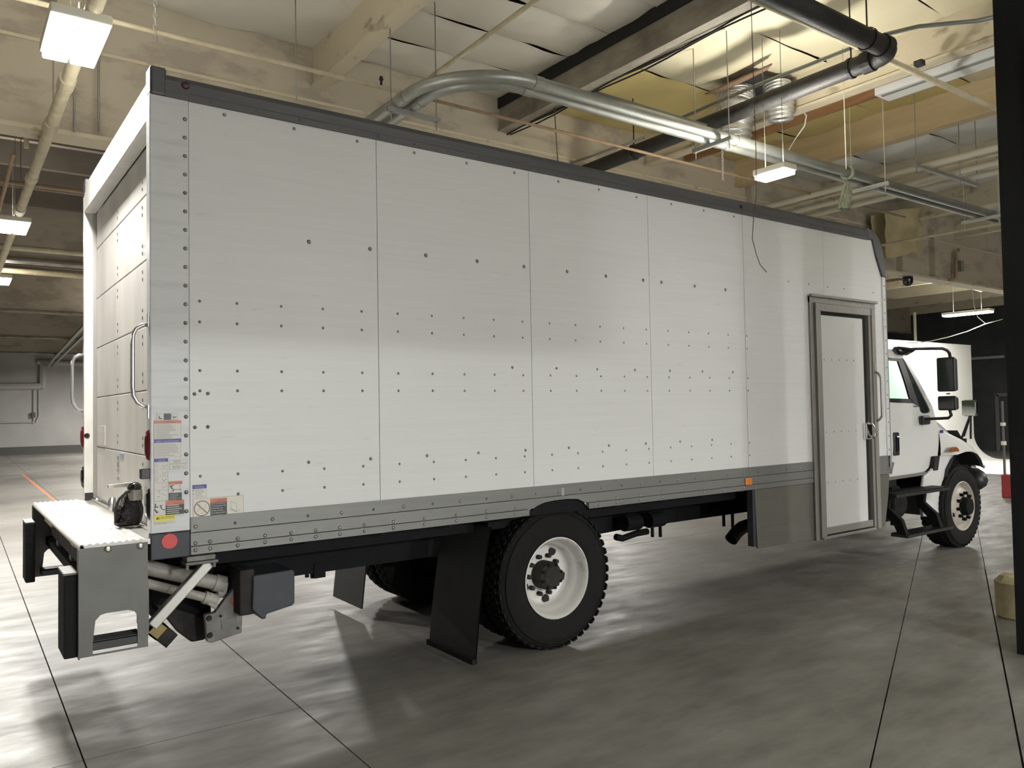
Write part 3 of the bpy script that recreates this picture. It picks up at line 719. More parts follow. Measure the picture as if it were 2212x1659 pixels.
# crush warning
cr, q = decal(332, 1083, 397, 1111, 'decal_white', 'crush_decal'); outline(*q, 'decal_grey', cr, YD)
x_ = prect(357,1083,397,1109); panel(*x_, 'decal_black', cr, 'dark_square', YD)
x_ = prect(357,1082,397,1088); panel(*x_, 'decal_orange', cr, 'header_band', YD-.0012); lettering('WARNING', x_[0]+.040, x_[3]+.003, .007, 'decal_brown', cr, YD-.0026)
x_ = prect(358,1090,396,1108); lines(x_[0]+.004, x_[2]-.006, x_[1], x_[3], 5, 'letter_white', cr, YD-.0014, .28, 11)
figure([(.006, [(335,1088),(335.5,1095)]), (.005, [(332.5,1096),(342,1095)]), (.007, [(333,1100),(338,1106)]), (.005, [(336,1108),(342,1105)]), (.004, [(344,1092),(350,1092)]), (.006, [(346,1093),(348,1098)]), (.004, [(348,1098),(352,1101),(356.5,1101)])], 'decal_black', cr)
# CAUTION
ca, q = decal(332.5, 1113, 377, 1129, 'decal_cream', 'caution_decal'); outline(*q, 'decal_grey', ca, YD)
x_ = prect(332.5,1113.5,376.5,1123); panel(*x_, 'decal_yellow', ca, 'header_band', YD)
lettering('CAUTION', S(342.5,1121).x, S(343,1121.5).z, .0135, 'letter_black', ca, YD-.0014, width=S(374.5,1121).x-S(342.5,1121).x)
tz = S(336,1122); part(MB().prism([(tz.x,tz.z),(tz.x+.016,tz.z),(tz.x+.008,tz.z+.014)], 'y', YD-.0016, YD-.0012), 'warning_triangle', 'letter_black', ca)
lettering('ALWAYS STAND CLEAR OF', q[0]+.004, q[3]+.0065, .0048, 'letter_black', ca, YD-.0004, width=.088); lettering('PLATFORM AREA', q[0]+.004, q[3]+.0008, .0045, 'letter_black', ca, YD-.0004, width=.056)
# NOTICE and lift-gate warning on the first panel
YD = -.0022
def decal2(l, t_, r_, b, m, name): q = prect(l, t_, r_, b); return panel(*q, m, TR, name, -.001, .001), q
no, q = decal2(415.5, 1048, 446, 1073, 'decal_cream', 'notice_decal'); outline(*q, 'decal_grey', no, YD)
x_ = prect(415.5,1048,446,1054.5); panel(*x_, 'decal_blue', no, 'header_band', YD, .001)
lettering('NOTICE', q[0]+.014, x_[3]+.004, .009, 'letter_blue', no, YD-.0012, width=.045)
lines(q[0]+.014, q[2]-.004, x_[3]-.004, q[3]+.004, 6, 'decal_grey', no, YD, .4, 12)
dm = MB()
for zz in (x_[3]-.009, x_[3]-.028): dm.box(q[0]+.004, q[0]+.009, YD-.0004, YD, zz-.0025, zz+.0025)
part(dm, 'bullet_marks', 'decal_blue', no)
gw, q = decal2(416.5, 1077.5, 526, 1117, 'decal_cream', 'gate_decal'); outline(*q, 'decal_grey', gw, YD, .002)
x_ = prect(454,1080,490,1117); panel(*x_, 'decal_black', gw, 'dark_square', YD, .001); tx = x_
x_ = prect(454,1077.5,490,1083.5); panel(*x_, 'decal_orange', gw, 'header_band', YD-.001, .001); lettering('WARNING', x_[0]+.026, x_[3]+.003, .008, 'decal_brown', gw, YD-.0024)
for i, s in enumerate(('Liftgate extending from', 'a moving vehicle could', 'cause injury or', 'damage property.', 'Stow liftgate before', 'moving vehicle.')):
    lettering(s, tx[0]+.003, tx[1]-.026-i*.0125, .0075, 'letter_white', gw, YD-.0014, width=min(.078, .0041*len(s)))
cc = S(436,1098); rr = .042
ring = MB().lathe([(rr,0),(rr,-.0006),(rr-.0045,-.0006),(rr-.0045,0)], (cc.x,YD,cc.z), 40)
ring.add(*strip(V((cc.x-rr*.7,0,cc.z+rr*.7)), V((cc.x+rr*.7,0,cc.z-rr*.7)), .0045, YD-.0007))
part(ring, 'prohibition_ring', 'decal_brown', gw)
YDs = YD; figure([(.002, [(431,1086),(431,1100),(444,1098),(444,1088)]), (.0022, [(424,1106),(431,1100)]), (.002, [(434,1110),(444,1103)]), (.0022, [(498,1083),(498,1097),(511,1104),(511,1088),(498,1083)]), (.0045, [(496,1099),(511,1106)]), (.003, [(512,1106),(518,1100)])], 'decal_grey', gw, y=YD)
# small dark emblem on the rail
p = S(1213.5,1062); part(MB().box(p.x-.012, p.x+.012, -.0135, -.012, p.z-.028, p.z+.028), 'rail_emblem', 'decal_grey', core)

# --- lift gate (folded under the rear sill)
ZP = 1.120
prof = []; n = 9; xa, xb = -.325, -.022
for i in range(n):
    s0 = xa+(xb-xa)*i/n; w = (xb-xa)/n
    prof += [(s0+w*j/8, ZP-.0035+.0035*math.sin(2*PI*j/8)) for j in range(8)]
LG = part(MB().prism([(xa,ZP-.03),(xa,ZP-.007)]+prof+[(xb,ZP-.007),(xb,ZP-.03)], 'y', -.006, 2.466), 'lift_gate_platform', 'diamond_aluminium')
part(MB().tube([(xa+.004,-.006,ZP-.018),(xa+.004,2.466,ZP-.018)], .014, 10), 'platform_nose', 'diamond_aluminium', LG, smooth=True)
def q(px, py, y=-.004): p = S(px, py, y); return (p.x, p.z)
PL, PR, PT, PB = -.331, -.014, 1.100, .562
cutL, cutR, cutB = q(200,1400)[0], q(297,1400)[0], q(250,1405)[1]
cutT = q(250,1321)[1]; arcL = [(cutL, cutB), (cutL, cutB+.055), (cutL+.012, cutT-.030), (cutL+.035, cutT-.006), (cutL+.06, cutT), (cutR-.045, cutT), (cutR-.015, cutT-.012), (cutR, cutT-.035), (cutR, cutB)]
for y0, y1 in ((-.008, .0), (2.46, 2.468)):
    sp = MB()
    sp.prism([(PL,PT),(PL,PB),(cutL,PB),(cutL,cutB)]+arcL[1:5]+[(arcL[4][0],PT)], 'y', y0, y1)
    sp.prism([(arcL[4][0],PT),arcL[4],arcL[5],(arcL[5][0],PT)], 'y', y0, y1)
    sp.prism([(arcL[5][0],PT)]+arcL[5:9]+[(cutR,PB),(PR,PB),(PR,PT)], 'y', y0, y1)
    sp.prism([(cutL,PB),(cutL,cutB),(cutR,cutB),(cutR,PB)], 'y', y0, y1)
    sp.box(PL-.004, PL+.003, min(y0,y1-.035), max(y1,y0+.035), PB, PT)
    part(sp, 'side_plate', 'grey_plate', LG)
hexb = mesh_of(MB().lathe([(.0003,-.016),(.008,-.016),(.011,-.012),(.0135,-.006),(.0135,0)], (0,0,0), 6), 'hex_bolt', 'bolt_metal', smooth=False)
wash = mesh_of(MB().lathe([(.0003,-.005),(.017,-.005),(.019,0)], (0,0,0), 18), 'washer', 'bolt_metal')
for px, py in ((233,1186),(303,1179)):
    p = S(px, py, -.008); shared('bolt', hexb, (p.x, -.012, p.z), LG); shared('washer', wash, (p.x, -.008, p.z), LG)
for xx_ in (-.2, -.06): shared('bolt', hexb, (xx_, 2.468, 1.07), LG, rot=(0,0,PI))
for y0, y1 in ((.0, .235), (2.225, 2.462)):
    zt = .985 if y0 < 1 else 1.0
    part(MB().box(-.395, -.334, y0, y1, .566, zt-.012), 'dock_bumper', 'rubber', LG, bevel=.008)
    part(MB().box(-.397, -.333, y0, y1, zt-.012, zt), 'bumper_cap', 'grey_plate', LG, bevel=.003)
# serrated lower step between the plates
for y0 in (.0, 2.33):
    stp = MB().box(-.285, -.045, y0, y0+.13, .585, .625)
    for k in range(4): stp.box(-.285, -.045, y0+.008+k*.031, y0+.026+k*.031, .625, .634)
    part(stp, 'lower_step', 'black_plastic', LG, bevel=.004)
part(MB().box(-.25, -.19, .01, 2.45, .80, .86), 'cross_tube', 'black_steel', LG, bevel=.006)
part(MB().box(-.24, -.03, .25, 2.2, .90, 1.075), 'folded_platform', 'grimy_black', LG, bevel=.01)
part(MB().box(-.16, .05, .5, 2.0, .70, .89), 'folded_flap', 'black_steel', LG, bevel=.01)
for px0, px1, py0, py1, nm in ((98,113,1108,1140,0),(128,146,1124,1150,0),(155,163,1155,1183,0)):
    a = XP(px0, py0, -.255); b = XP(px1, py1, -.255)
    part(MB().box(-.262, -.24, min(a.y,b.y), max(a.y,b.y), min(a.z,b.z)+.0, max(a.z,b.z)), 'wood_block', 'wood_block', LG, bevel=.004)
a = XP(163,1157,-.255); b = XP(172,1185,-.255); part(MB().box(-.262,-.24,min(a.y,b.y),max(a.y,b.y),b.z,a.z), 'yellow_block', 'olive_yellow', LG, bevel=.004)
for y in (1.2, 1.9): part(MB().lathe([(.0003,-.03),(.05,-.03),(.055,0),(.055,.03),(.0003,.03)], (-.2,y,.86), 20, 'x'), 'roller', 'gate_grey', LG, smooth=False)
part(MB().tube([(-.25,.30,1.06),(-.25,.30,.72)], .008, 8), 'stop_rod', 'zinc_tube', LG)
# diagonal brace, top bracket, open square tube end
part(MB().bar(S(452,1214,.06), S(327,1352,.06), .055, .055, up=(0,1,0)), 'brace_tube', 'zinc_tube', LG, bevel=.006)
part(MB().box(.185, .335, .02, .12, .965, .992), 'brace_bracket', 'gate_grey', LG, bevel=.004)
part(MB().box(.175, .345, .0, .10, .948, .965), 'brace_bracket', 'grey_plate', LG, bevel=.004)
for xx_ in (.185, .325): part(MB().tube([(xx_,.01,.95),(xx_,.01,.925)], .008, 8), 'bracket_bolt', 'bolt_metal', LG)
part(MB().box(-.012, -.004, .02, .30, .62, .88), 'brace_foot', 'grey_plate', LG)
a, b = S(330,1352,.2), S(368,1382,.2); d_ = (b-a).normalized(); u_ = V((0,1,0)); w_ = d_.cross(u_)
def sqtube(a, b, s, t):
    mb = MB()
    for sgn, axis, oth in ((1,u_,w_),(-1,u_,w_),(1,w_,u_),(-1,w_,u_)):
        c0 = axis*(sgn*(s/2-t/2)); h = oth*(s/2); tt = axis*(t/2)
        mb.hexa([a+c0-h-tt, a+c0+h-tt, a+c0+h+tt, a+c0-h+tt, b+c0-h-tt, b+c0+h-tt, b+c0+h+tt, b+c0-h+tt])
    return mb
part(sqtube(a, b, .085, .008), 'tube_end', 'grimy_black', LG)
part(sqtube(a-d_*.005, a+d_*.055, .09, .009), 'tube_sleeve', 'olive_yellow', LG)
# lift cylinders and arms
def cyl(p0, p1, r, nm, m, caps=True): return part(MB().tube([p0, p1], r, 16), nm, m, LG, auto=40)
A0, A1 = S(330,1243,.35), S(487,1262,.35)
cyl(S(300,1222,.35), S(462,1258,.35), .042, 'lift_cylinder', 'cylinder_cream'); cyl(S(462,1258,.35), S(484,1263,.35), .050, 'cylinder_gland', 'cylinder_cream')
part(MB().prism([q(462,1250,.35),q(492,1256,.35),q(486,1290,.35),q(470,1290,.35)], 'y', .32, .38), 'cylinder_lug', 'cylinder_cream', LG, bevel=.01)
cyl(S(300,1256,.30), S(440,1290,.30), .026, 'lift_cylinder', 'cylinder_cream'); cyl(S(440,1290,.30), S(468,1298,.30), .036, 'cylinder_gland', 'cylinder_cream')
part(MB().prism([q(452,1280,.3),q(474,1288,.3),q(464,1316,.3),q(445,1304,.3)], 'y', .27, .33), 'cylinder_lug', 'cylinder_cream', LG, bevel=.008)
part(MB().prism([q(440,1327,.28),q(445,1385,.28),q(455,1387,.28),q(520,1365,.28),q(522,1290,.28),q(524,1262,.28),q(512,1260,.28),q(478,1300,.28),q(462,1322,.28)], 'y', .255, .30), 'gate_bracket', 'gate_grey', LG, bevel=.006)
rp = [q(500,1291,.25),q(512,1283,.25),q(525,1282,.25),q(525,1305,.25),q(505,1311,.25),q(497,1303,.25)]
part(MB().prism(rp, 'y', .2515, .2555), 'red_patch', 'faded_red', LG)
part(MB().prism([q(478,1340,.25),q(511,1332,.25),q(513,1352,.25),q(480,1361,.25)], 'y', .25, .2555), 'rating_plate', 'grey_plate', LG)
for px, py in ((452,1336),(454,1373),(477,1331),(514,1357)):
    p = S(px, py, .25); part(MB().lathe([(.0003,-.012),(.014 if px < 460 else .007,-.010),(.017 if px < 460 else .008,0)], (p.x,.255,p.z), 14), 'pivot_pin', 'grimy_black', LG)
part(MB().prism([q(330,1300,.5),q(440,1330,.5),q(440,1378,.5),q(410,1384,.5),q(380,1362,.5)], 'y', .45, .52), 'lift_arm', 'grimy_black', LG, bevel=.012)
part(MB().prism([q(322,1262,.6),q(452,1300,.6),q(452,1338,.6),q(322,1330,.6)], 'y', .55, .62), 'lift_arm', 'black_steel', LG, bevel=.012)
part(MB().box(.0, .6, .62, 1.8, .62, .82), 'gate_frame', 'black_steel', LG, bevel=.02)
# pump box
pb = MB().prism([q(547,1244,.12),q(634,1230,.12),q(637,1236,.12),q(637,1303,.12),q(632,1308,.12),q(576,1327,.12),q(575,1337,.12),q(566,1338,.12),q(545,1318,.12)], 'y', .12, .42)
part(pb, 'pump_box', 'dark_blue_grey', TR, bevel=.008)
part(MB().box(.50, .585, .14, .42, .60, .86), 'pump_box_side', 'grimy_black', TR, bevel=.01)

# --- wheels
def wheel(cx, cz, yo, sgn, kind, R=.52, Wd=.265):
    """yo = outer face, sgn = +1 when the tyre extends toward +y"""
    f = lambda t: yo + sgn*t
    prof = [(.285,.025),(.30,.012),(.33,.006),(.40,.0),(.455,.008),(.488,.022),(.505,.045),(.508,.05),(.508,Wd-.05),(.505,Wd-.045),(.488,Wd-.022),(.455,Wd-.008),(.40,Wd),(.33,Wd-.006),(.285,Wd-.025),(.27,Wd/2),(.285,.025)]
    k = R/.52
    T = part(MB().lathe([(r*k, f(t)) for r, t in prof], (cx,0,cz), 64), 'wheel', 'tyre_rubber', TR, auto=50)
    tr = MB(); nb = 46
    for i in range(nb):
        for j in range(5):
            a0 = 2*PI*(i+(.5 if j % 2 else 0))/nb; t0 = .02+(Wd-.04)*(j/5); t1 = t0+(Wd-.04)/5*.86; da = 2*PI/nb*.45
            rr0, rr1 = .500*k, (R if 0 < j < 4 else R-.006)
            P = []
            for rr_, s_ in ((rr0,1),(rr1,.9)):
                for (aa, tt) in ((-da*.6,t0),(da*.6,t0),(da,(t0+t1)/2),(da*.6,t1),(-da*.6,t1),(-da,(t0+t1)/2)):
                    an = a0+aa*s_; P.append((cx+rr_*math.cos(an), f(tt), cz+rr_*math.sin(an)))
            tr.add(P, [(6,7,8,9,10,11)]+[(m_, (m_+1)%6, (m_+1)%6+6, m_+6) for m_ in range(6)])
    if kind != 'hidden': part(tr, 'tyre_tread', 'tyre_rubber', T, kind='stuff')
    side_ring = MB().lathe([(.47*k,f(.008)),(.466*k,f(.002)),(.46*k,f(.0065))], (cx,0,cz), 64); part(side_ring, 'sidewall_rib', 'tyre_rubber', T)
    if kind == 'dual':
        rp_ = [(.292,.018),(.296,.008),(.288,.004),(.276,.018),(.268,.05),(.255,.085),(.248,.10),(.236,.115),(.226,.15),(.214,.175),(.19,.188),(.15,.192),(.10,.192)]
        part(MB().lathe([(r, f(t)) for r, t in rp_], (cx,0,cz), 56), 'rim', 'rim_white', T, auto=40)
        part(MB().lathe([(.105,f(.20)),(.105,f(.12)),(.098,f(.085)),(.085,f(.078)),(.07,f(.06)),(.0005,f(.055))], (cx,0,cz), 28), 'hub', 'grimy_black', T, auto=40)
        for i in range(8):
            a = 2*PI*i/8+.3; part(MB().tube([(cx+.088*math.cos(a),f(.085),cz+.088*math.sin(a)),(cx+.088*math.cos(a),f(.065),cz+.088*math.sin(a))], .012, 6), 'hub_bolt', 'black_steel', T)
        for i in range(10):
            a = 2*PI*i/10; part(MB().tube([(cx+.142*math.cos(a),f(.195),cz+.142*math.sin(a)),(cx+.142*math.cos(a),f(.15),cz+.142*math.sin(a))], .017, 6), 'lug_nut', 'grimy_black', T)
        for i in range(5):
            a = 2*PI*i/5+1.05; part(MB().lathe([(.0004,f(.178)),(.031,f(.178)),(.035,f(.184))], (cx+.187*math.cos(a),0,cz+.187*math.sin(a)), 18), 'hole_shade_disc', 'dark_gasket_and_shade', T)  # dark disc paints the shade inside a hand hole
    elif kind == 'steer':
        rp_ = [(.292,.018),(.296,.008),(.288,.003),(.277,.014),(.268,.05),(.255,.08),(.243,.075),(.225,.045),(.20,.022),(.17,.008),(.13,.002),(.08,.002)]
        part(MB().lathe([(r, f(t)) for r, t in rp_], (cx,0,cz), 56), 'rim', 'rim_tan', T, auto=40)
        part(MB().lathe([(.112,f(.01)),(.108,f(-.05)),(.095,f(-.075)),(.0005,f(-.078))], (cx,0,cz), 28), 'hub', 'black_steel', T, auto=40)
        for i in range(10):
            a = 2*PI*i/10+.15; part(MB().tube([(cx+.155*math.cos(a),f(.01),cz+.155*math.sin(a)),(cx+.155*math.cos(a),f(-.035),cz+.155*math.sin(a))], .021, 6), 'lug_nut', 'black_steel', T)
        for i in range(2):
            a = PI*i+3.6; part(MB().lathe([(.0004,f(.022)),(.027,f(.026)),(.030,f(.036))], (cx+.205*math.cos(a),0,cz+.205*math.sin(a)), 18), 'hole_shade_disc', 'dark_gasket_and_shade', T)  # hole shade painted as a dark disc on this rim too
    else:
        part(MB().lathe([(.275,f(Wd/2)),(.0005,f(Wd/2))], (cx,0,cz), 32), 'rim', 'black_steel', T)
    return T
RX, RC = 2.765, .519
wheel(RX, RC, .05, 1, 'dual'); wheel(RX, RC, .345, 1, 'plain')
wheel(RX, RC, BW-.05, -1, 'plain'); wheel(RX, RC, BW-.345, -1, 'plain')
FX = 9.09
wheel(FX, .499, .10, 1, 'steer', R=.50, Wd=.31); wheel(FX, .499, BW-.10, -1, 'plain', R=.50)

# --- chassis
CH = part(MB().box(.25, 9.5, .76, .84, .655, .985), 'chassis_frame', 'black_steel', TR)
part(MB().box(.25, 9.5, 1.60, 1.68, .70, .985), 'frame_rail', 'black_steel', CH)
for x in (.9, 1.7, 3.6, 4.9, 6.2, 7.2): part(MB().box(x-.05, x+.05, .84, 1.60, .76, .93), 'cross_member', 'black_steel', CH)
for k in range(14): part(MB().box(.35+k*.5, .43+k*.5, .06, BW-.06, .985, 1.02), 'floor_sill', 'black_steel', CH)
part(MB().box(.2, 7.2, .22, .25, .90, 1.02), 'inner_skirt', 'black_steel', CH)
part(MB().tube([(RX,.3,RC),(RX,.95,RC),(RX,1.1,RC),(RX,1.22,RC),(RX,1.34,RC),(RX,1.5,RC),(RX,2.14,RC)], .07, 14, rs=[.07,.07,.14,.19,.14,.07,.07]), 'rear_axle', 'black_steel', CH, smooth=True)
part(MB().tube([(RX,1.22,RC+.02),(7.4,1.22,.72)], .05, 12), 'drive_shaft', 'black_steel', CH, smooth=True)
part(MB().tube([(FX,.35,.48),(FX,2.1,.48)], .06, 12), 'front_axle', 'black_steel', CH, smooth=True)
for s_, y in ((1,.80),(1,1.64)):
    part(MB().tube([(RX-.75,y,.70),(RX-.3,y,.62),(RX,y,.60),(RX+.35,y,.62),(RX+.85,y,.70)], .035, 8), 'leaf_spring', 'black_steel', CH)
for px, py0, py1, y in ((663,1222,1247,.80),(675,1222,1249,.80),(1409,1138,1160,.80),(1426,1136,1160,.80),(1563,1110,1137,.80),(1582,1110,1140,.80)):
    a = S(px, py0, y); b = S(px, py1, y); part(MB().bar((a.x,y,.74), (a.x,y,b.z), .022, .022), 'u_bolt', 'black_steel', CH)
for px, y in ((682,.80),(1418,.80),(1575,.80)):
    a = S(px, 1200, y); part(MB().box(a.x-.03, a.x+.05, y-.05, y+.03, .62 if px < 700 else .66, .72), 'bolt_plate', 'black_steel', CH)
part(MB().tube([S(1330,1160,.7), S(1345,1163,.7), S(1375,1152,.7), S(1398,1148,.7)], .03, 8), 'brake_hose', 'black_steel', CH, smooth=True)
for x in (3.95, 4.25): part(MB().tube([(x,.6,.74),(x+.18,.6,.74)], .07, 14), 'brake_chamber', 'black_steel', CH, smooth=False)
ex = [S(1660,1136,.45), S(1635,1134,.45), S(1618,1134,.45), S(1604,1139,.45), S(1592,1149,.45), S(1579,1166,.45)]
part(MB().tube(ex, .062, 18, cap=False), 'exhaust_pipe', 'exhaust_metal', CH, smooth=True)
# mud flaps: a thin sheet with a slight bend
def flap(y0, y1, xt, xb_, zt, zb, nm='mud_flap', bend=.03):
    fr = MB()
    def fn(u, v): return (xt+(xb_-xt)*v-bend*math.sin(PI*v)*.5, y0+(y1-y0)*u, zt+(zb-zt)*v)
    fr.grid(fn, 4, 8); nn = len(fr.v); fr.grid(lambda u, v: tuple(V(fn(u, v))+V((.010,0,.0))), 4, 8, True)
    o = part(fr, nm, 'flap_rubber', TR); return o
flap(.03, .645, 2.165, 2.02, .985, .075); flap(1.80, 2.41, 2.165, 2.02, .985, .075)
part(MB().bar((2.155,.03,.97), (2.155,2.41,.97), .03, .03), 'flap_hanger', 'black_steel', CH)
fl = S(1030,1418,.03); part(MB().box(1.995, 2.035, .03, .645, .05, .085), 'flap_weight', 'rubber', TR)
# fuel tank and steps beside the cab
part(MB().tube([(7.30,.50,.60),(8.12,.50,.60)], .225, 28), 'fuel_tank', 'grimy_black', TR, auto=40)
part(MB().box(7.3, 7.95, .30, .70, .80, .90), 'battery_box', 'grimy_black', TR, bevel=.01)
for x in (7.42, 7.78): part(MB().bar((x,.27,.38), (x,.27,.80), .03, .05), 'tank_strap', 'black_steel', TR)
stp_u = MB().box(7.32, 8.50, -.03, .22, .745, .775)
for k in range(24): stp_u.box(7.34+k*.048, 7.355+k*.048, -.03, .22, .775, .787)
ST = part(stp_u, 'cab_step', 'black_plastic', TR)
stp_l = MB().box(7.42, 8.42, -.09, .10, .315, .345)
for k in range(20): stp_l.box(7.44+k*.048, 7.455+k*.048, -.09, .10, .345, .354)
part(stp_l, 'lower_step', 'black_plastic', ST)
for x in (7.45, 8.20):
    part(MB().prism([(.20,.76),(.10,.76),(.12,.62),(-.02,.50),(-.07,.345),(.02,.345),(.07,.45),(.20,.58)], 'x', x-.03, x+.03), 'step_bracket', 'black_steel', ST)

# --- cab
def ycab(z):                                # side curvature (tumblehome above the belt)
    pts = [(.90,.235),(1.0,.21),(1.25,.185),(1.45,.185),(1.60,.20),(1.70,.205),(2.0,.24),(2.30,.29),(2.40,.34)]
    for (a, ya), (b, yb) in zip(pts[:-1], pts[1:]):
        if a <= z <= b: return ya+(yb-ya)*(z-a)/(b-a)
    return pts[0][1] if z < .9 else pts[-1][1]
def skin(poly, nm, m, parent, th=.03, dz=.06, off=0.0, mirror=False, **k):
    """polygon (x, z) cut into thin horizontal strips so that it follows the curved cab side"""
    bm = bmesh.new(); vs = [bm.verts.new((x, 0, z)) for x, z in poly]; bm.faces.new(vs)
    z0, z1 = min(p[1] for p in poly), max(p[1] for p in poly); z = z0+dz
    while z < z1:
        g_ = bm.verts[:]+bm.edges[:]+bm.faces[:]
        bmesh.ops.bisect_plane(bm, geom=g_, plane_co=(0,0,z), plane_no=(0,0,1)); z += dz
    bmesh.ops.triangulate(bm, faces=[f for f in bm.faces if len(f.verts) > 4])
    bm.verts.ensure_lookup_table(); bm.verts.index_update()
    mb = MB(); N = len(bm.verts)
    front = [(v.co.x, (BW-ycab(v.co.z)-off) if mirror else ycab(v.co.z)+off, v.co.z) for v in bm.verts]
    s_ = -1 if mirror else 1
    vsx = front+[(x, y+s_*th, z) for x, y, z in front]
    fs = [tuple(v.index for v in f.verts) for f in bm.faces]
    fs2 = [tuple(i+N for i in reversed(f)) for f in fs]
    bd = [(e.verts[0].index, e.verts[1].index) for e in bm.edges if len(e.link_faces) == 1]
    fs3 = [(a, b, b+N, a+N) for a, b in bd]; bm.free()
    mb.add(vsx, fs+fs2+fs3)
    return part(mb, nm, m, parent, auto=45, **k)
CB = part(MB().box(7.36, 8.66, .26, BW-.26, .90, .97), 'cab', 'white_paint', TR)   # cab floor carries the cab
part(MB().box(7.36, 7.40, .21, BW-.21, .90, 2.36), 'cab_back_wall', 'white_paint', CB)
gapx = [(8.635,1.687),(8.684,1.554),(8.72,1.416),(8.70,1.114),(8.46,.945)]
WIN = [(7.50,1.775),(8.185,1.755),(8.05,2.265),(7.50,2.275)]
VEN = [(8.345,1.655),(8.40,1.635),(8.52,1.635),(8.555,1.67),(8.15,2.275),(8.115,2.27)]
for mir in (False, True):
    skin([(7.40,.92),(8.44,.945)]+gapx[::-1][1:-1]+[(8.635,1.687),(8.57,1.687),(8.555,1.64),(8.52,1.625),(8.39,1.625),(8.335,1.65),(8.325,1.70),(8.20,1.745),(7.40,1.765)], 'cab_door', 'white_paint', CB, mirror=mir)
    skin([(7.40,1.765),(7.50,1.765),(7.50,2.28),(7.40,2.28)], 'rear_pillar', 'white_paint', CB, mirror=mir)
    skin([(7.40,2.272),(8.05,2.264),(8.13,2.264),(8.16,2.30),(8.06,2.37),(7.40,2.375)], 'roof_side', 'white_paint', CB, mirror=mir)
    skin([(8.19,1.70),(8.325,1.70),(8.345,1.655),(8.125,2.27),(8.05,2.264)], 'window_post', 'black_plastic', CB, mirror=mir)
    skin([(8.345,1.65),(8.39,1.63),(8.52,1.63),(8.56,1.665),(8.155,2.285),(8.115,2.27)], 'vent_window', 'glass_dark', CB, th=.012, off=.008, mirror=mir)
    skin([(8.555,1.67),(8.64,1.687),(8.18,2.31),(8.145,2.285)], 'windshield_pillar', 'white_paint', CB, mirror=mir)
    # black gasket frame and green glass
    f_ = .035
    for poly in ([(7.5,1.765),(8.195,1.745),(8.185,1.795),(7.5,1.81)], [(8.195,1.745),(8.065,2.262),(8.02,2.235),(8.14,1.79)], [(7.5,2.24),(8.03,2.232),(8.055,2.266),(7.5,2.275)]):
        skin(poly, 'window_gasket', 'black_plastic', CB, th=.02, off=-.003, mirror=mir)
    skin([(7.50,1.80),(8.145,1.785),(8.025,2.238),(7.50,2.245)], 'side_window', 'glass_green', CB, th=.005, off=.012, mirror=mir)
# roof (domed), windshield, cowl
def roof(u, v):
    x = 7.36+(8.17-7.36)*u; y = .31+(BW-.62)*v
    return (x, y, 2.365+.075*math.sin(PI*v)**.5*(1-.35*u)-.055*max(0,u-.8)*5*.3 - .03*u)
rf = MB().grid(roof, 12, 16, True); part(rf, 'cab_roof', 'white_paint', CB, smooth=True, fix=False)
part(MB().box(7.37, 8.12, .31, BW-.31, 2.30, 2.325), 'head_lining', 'grimy_black', CB)
part(MB().hexa([(8.17,.32,2.31),(8.66,.22,1.69),(8.66,BW-.22,1.69),(8.17,BW-.32,2.31),(8.185,.32,2.32),(8.675,.22,1.70),(8.675,BW-.22,1.70),(8.185,BW-.32,2.32)]), 'windshield', 'glass_green', CB)
part(MB().box(8.1, 8.66, .24, BW-.24, 1.50, 1.66), 'dashboard', 'black_plastic', CB, bevel=.04)
for y in (.42, 1.45):
    part(MB().box(7.55, 8.05, y, y+.5, 1.15, 1.36), 'seat_cushion', 'grimy_black', CB, bevel=.05)
    part(MB().hexa([(7.5,y+.02,1.3),(7.65,y+.02,1.3),(7.65,y+.48,1.3),(7.5,y+.48,1.3),(7.42,y+.05,1.80),(7.52,y+.05,1.80),(7.52,y+.45,1.80),(7.42,y+.45,1.80)]), 'seat_back', 'grimy_black', CB, bevel=.04)
stw = [(8.0+.02*math.sin(t), 1.75+.21*math.cos(t), 1.72+.19*math.sin(t)) for t in [2*PI*i/20 for i in range(21)]]
part(MB().tube(stw, .014, 8), 'steering_wheel', 'black_plastic', CB, smooth=True)
# hood (lofted across y), fender, wheel-arch panel
def hoodz(x, s):
    """s: 0 at the near edge of the hood, 1 at the middle line"""
    t = (x-8.66)/(9.86-8.66); top = 1.70-.10*t-.20*t**2.2
    return top-(.40+.0*t)*(1-s)**6
def hood(u, v):
    x = 8.665+(9.86-8.665)*u; s = 1-abs(2*v-1)
    ye = .215+.30*max(0,u-.15)**1.6
    y = ye+(BW-2*ye)*v
    return (x, y, hoodz(x, s))
hd = MB().grid(hood, 22, 28, True); HD = part(hd, 'hood', 'white_paint', CB, smooth=True, fix=False)
part(MB().hexa([(9.86,.34,.75),(9.92,.45,.75),(9.92,BW-.45,.75),(9.86,BW-.34,.75),(9.85,.34,1.1),(9.865,.5,1.38),(9.865,BW-.5,1.38),(9.85,BW-.34,1.1)]), 'grille', 'grimy_black', CB)
part(MB().box(8.665, 9.8, .36, BW-.36, .80, 1.28), 'engine_bay', 'black_steel', CB)
ft = [(8.715,1.50),(8.88,1.415),(9.14,1.322),(9.37,1.236),(9.525,1.14),(9.615,1.03),(9.645,.96)]
fb = [(9.585,.96),(9.55,1.03),(9.45,1.105),(9.32,1.142),(9.17,1.150),(9.05,1.128),(8.84,1.122),(8.735,1.114),(8.71,1.14)]
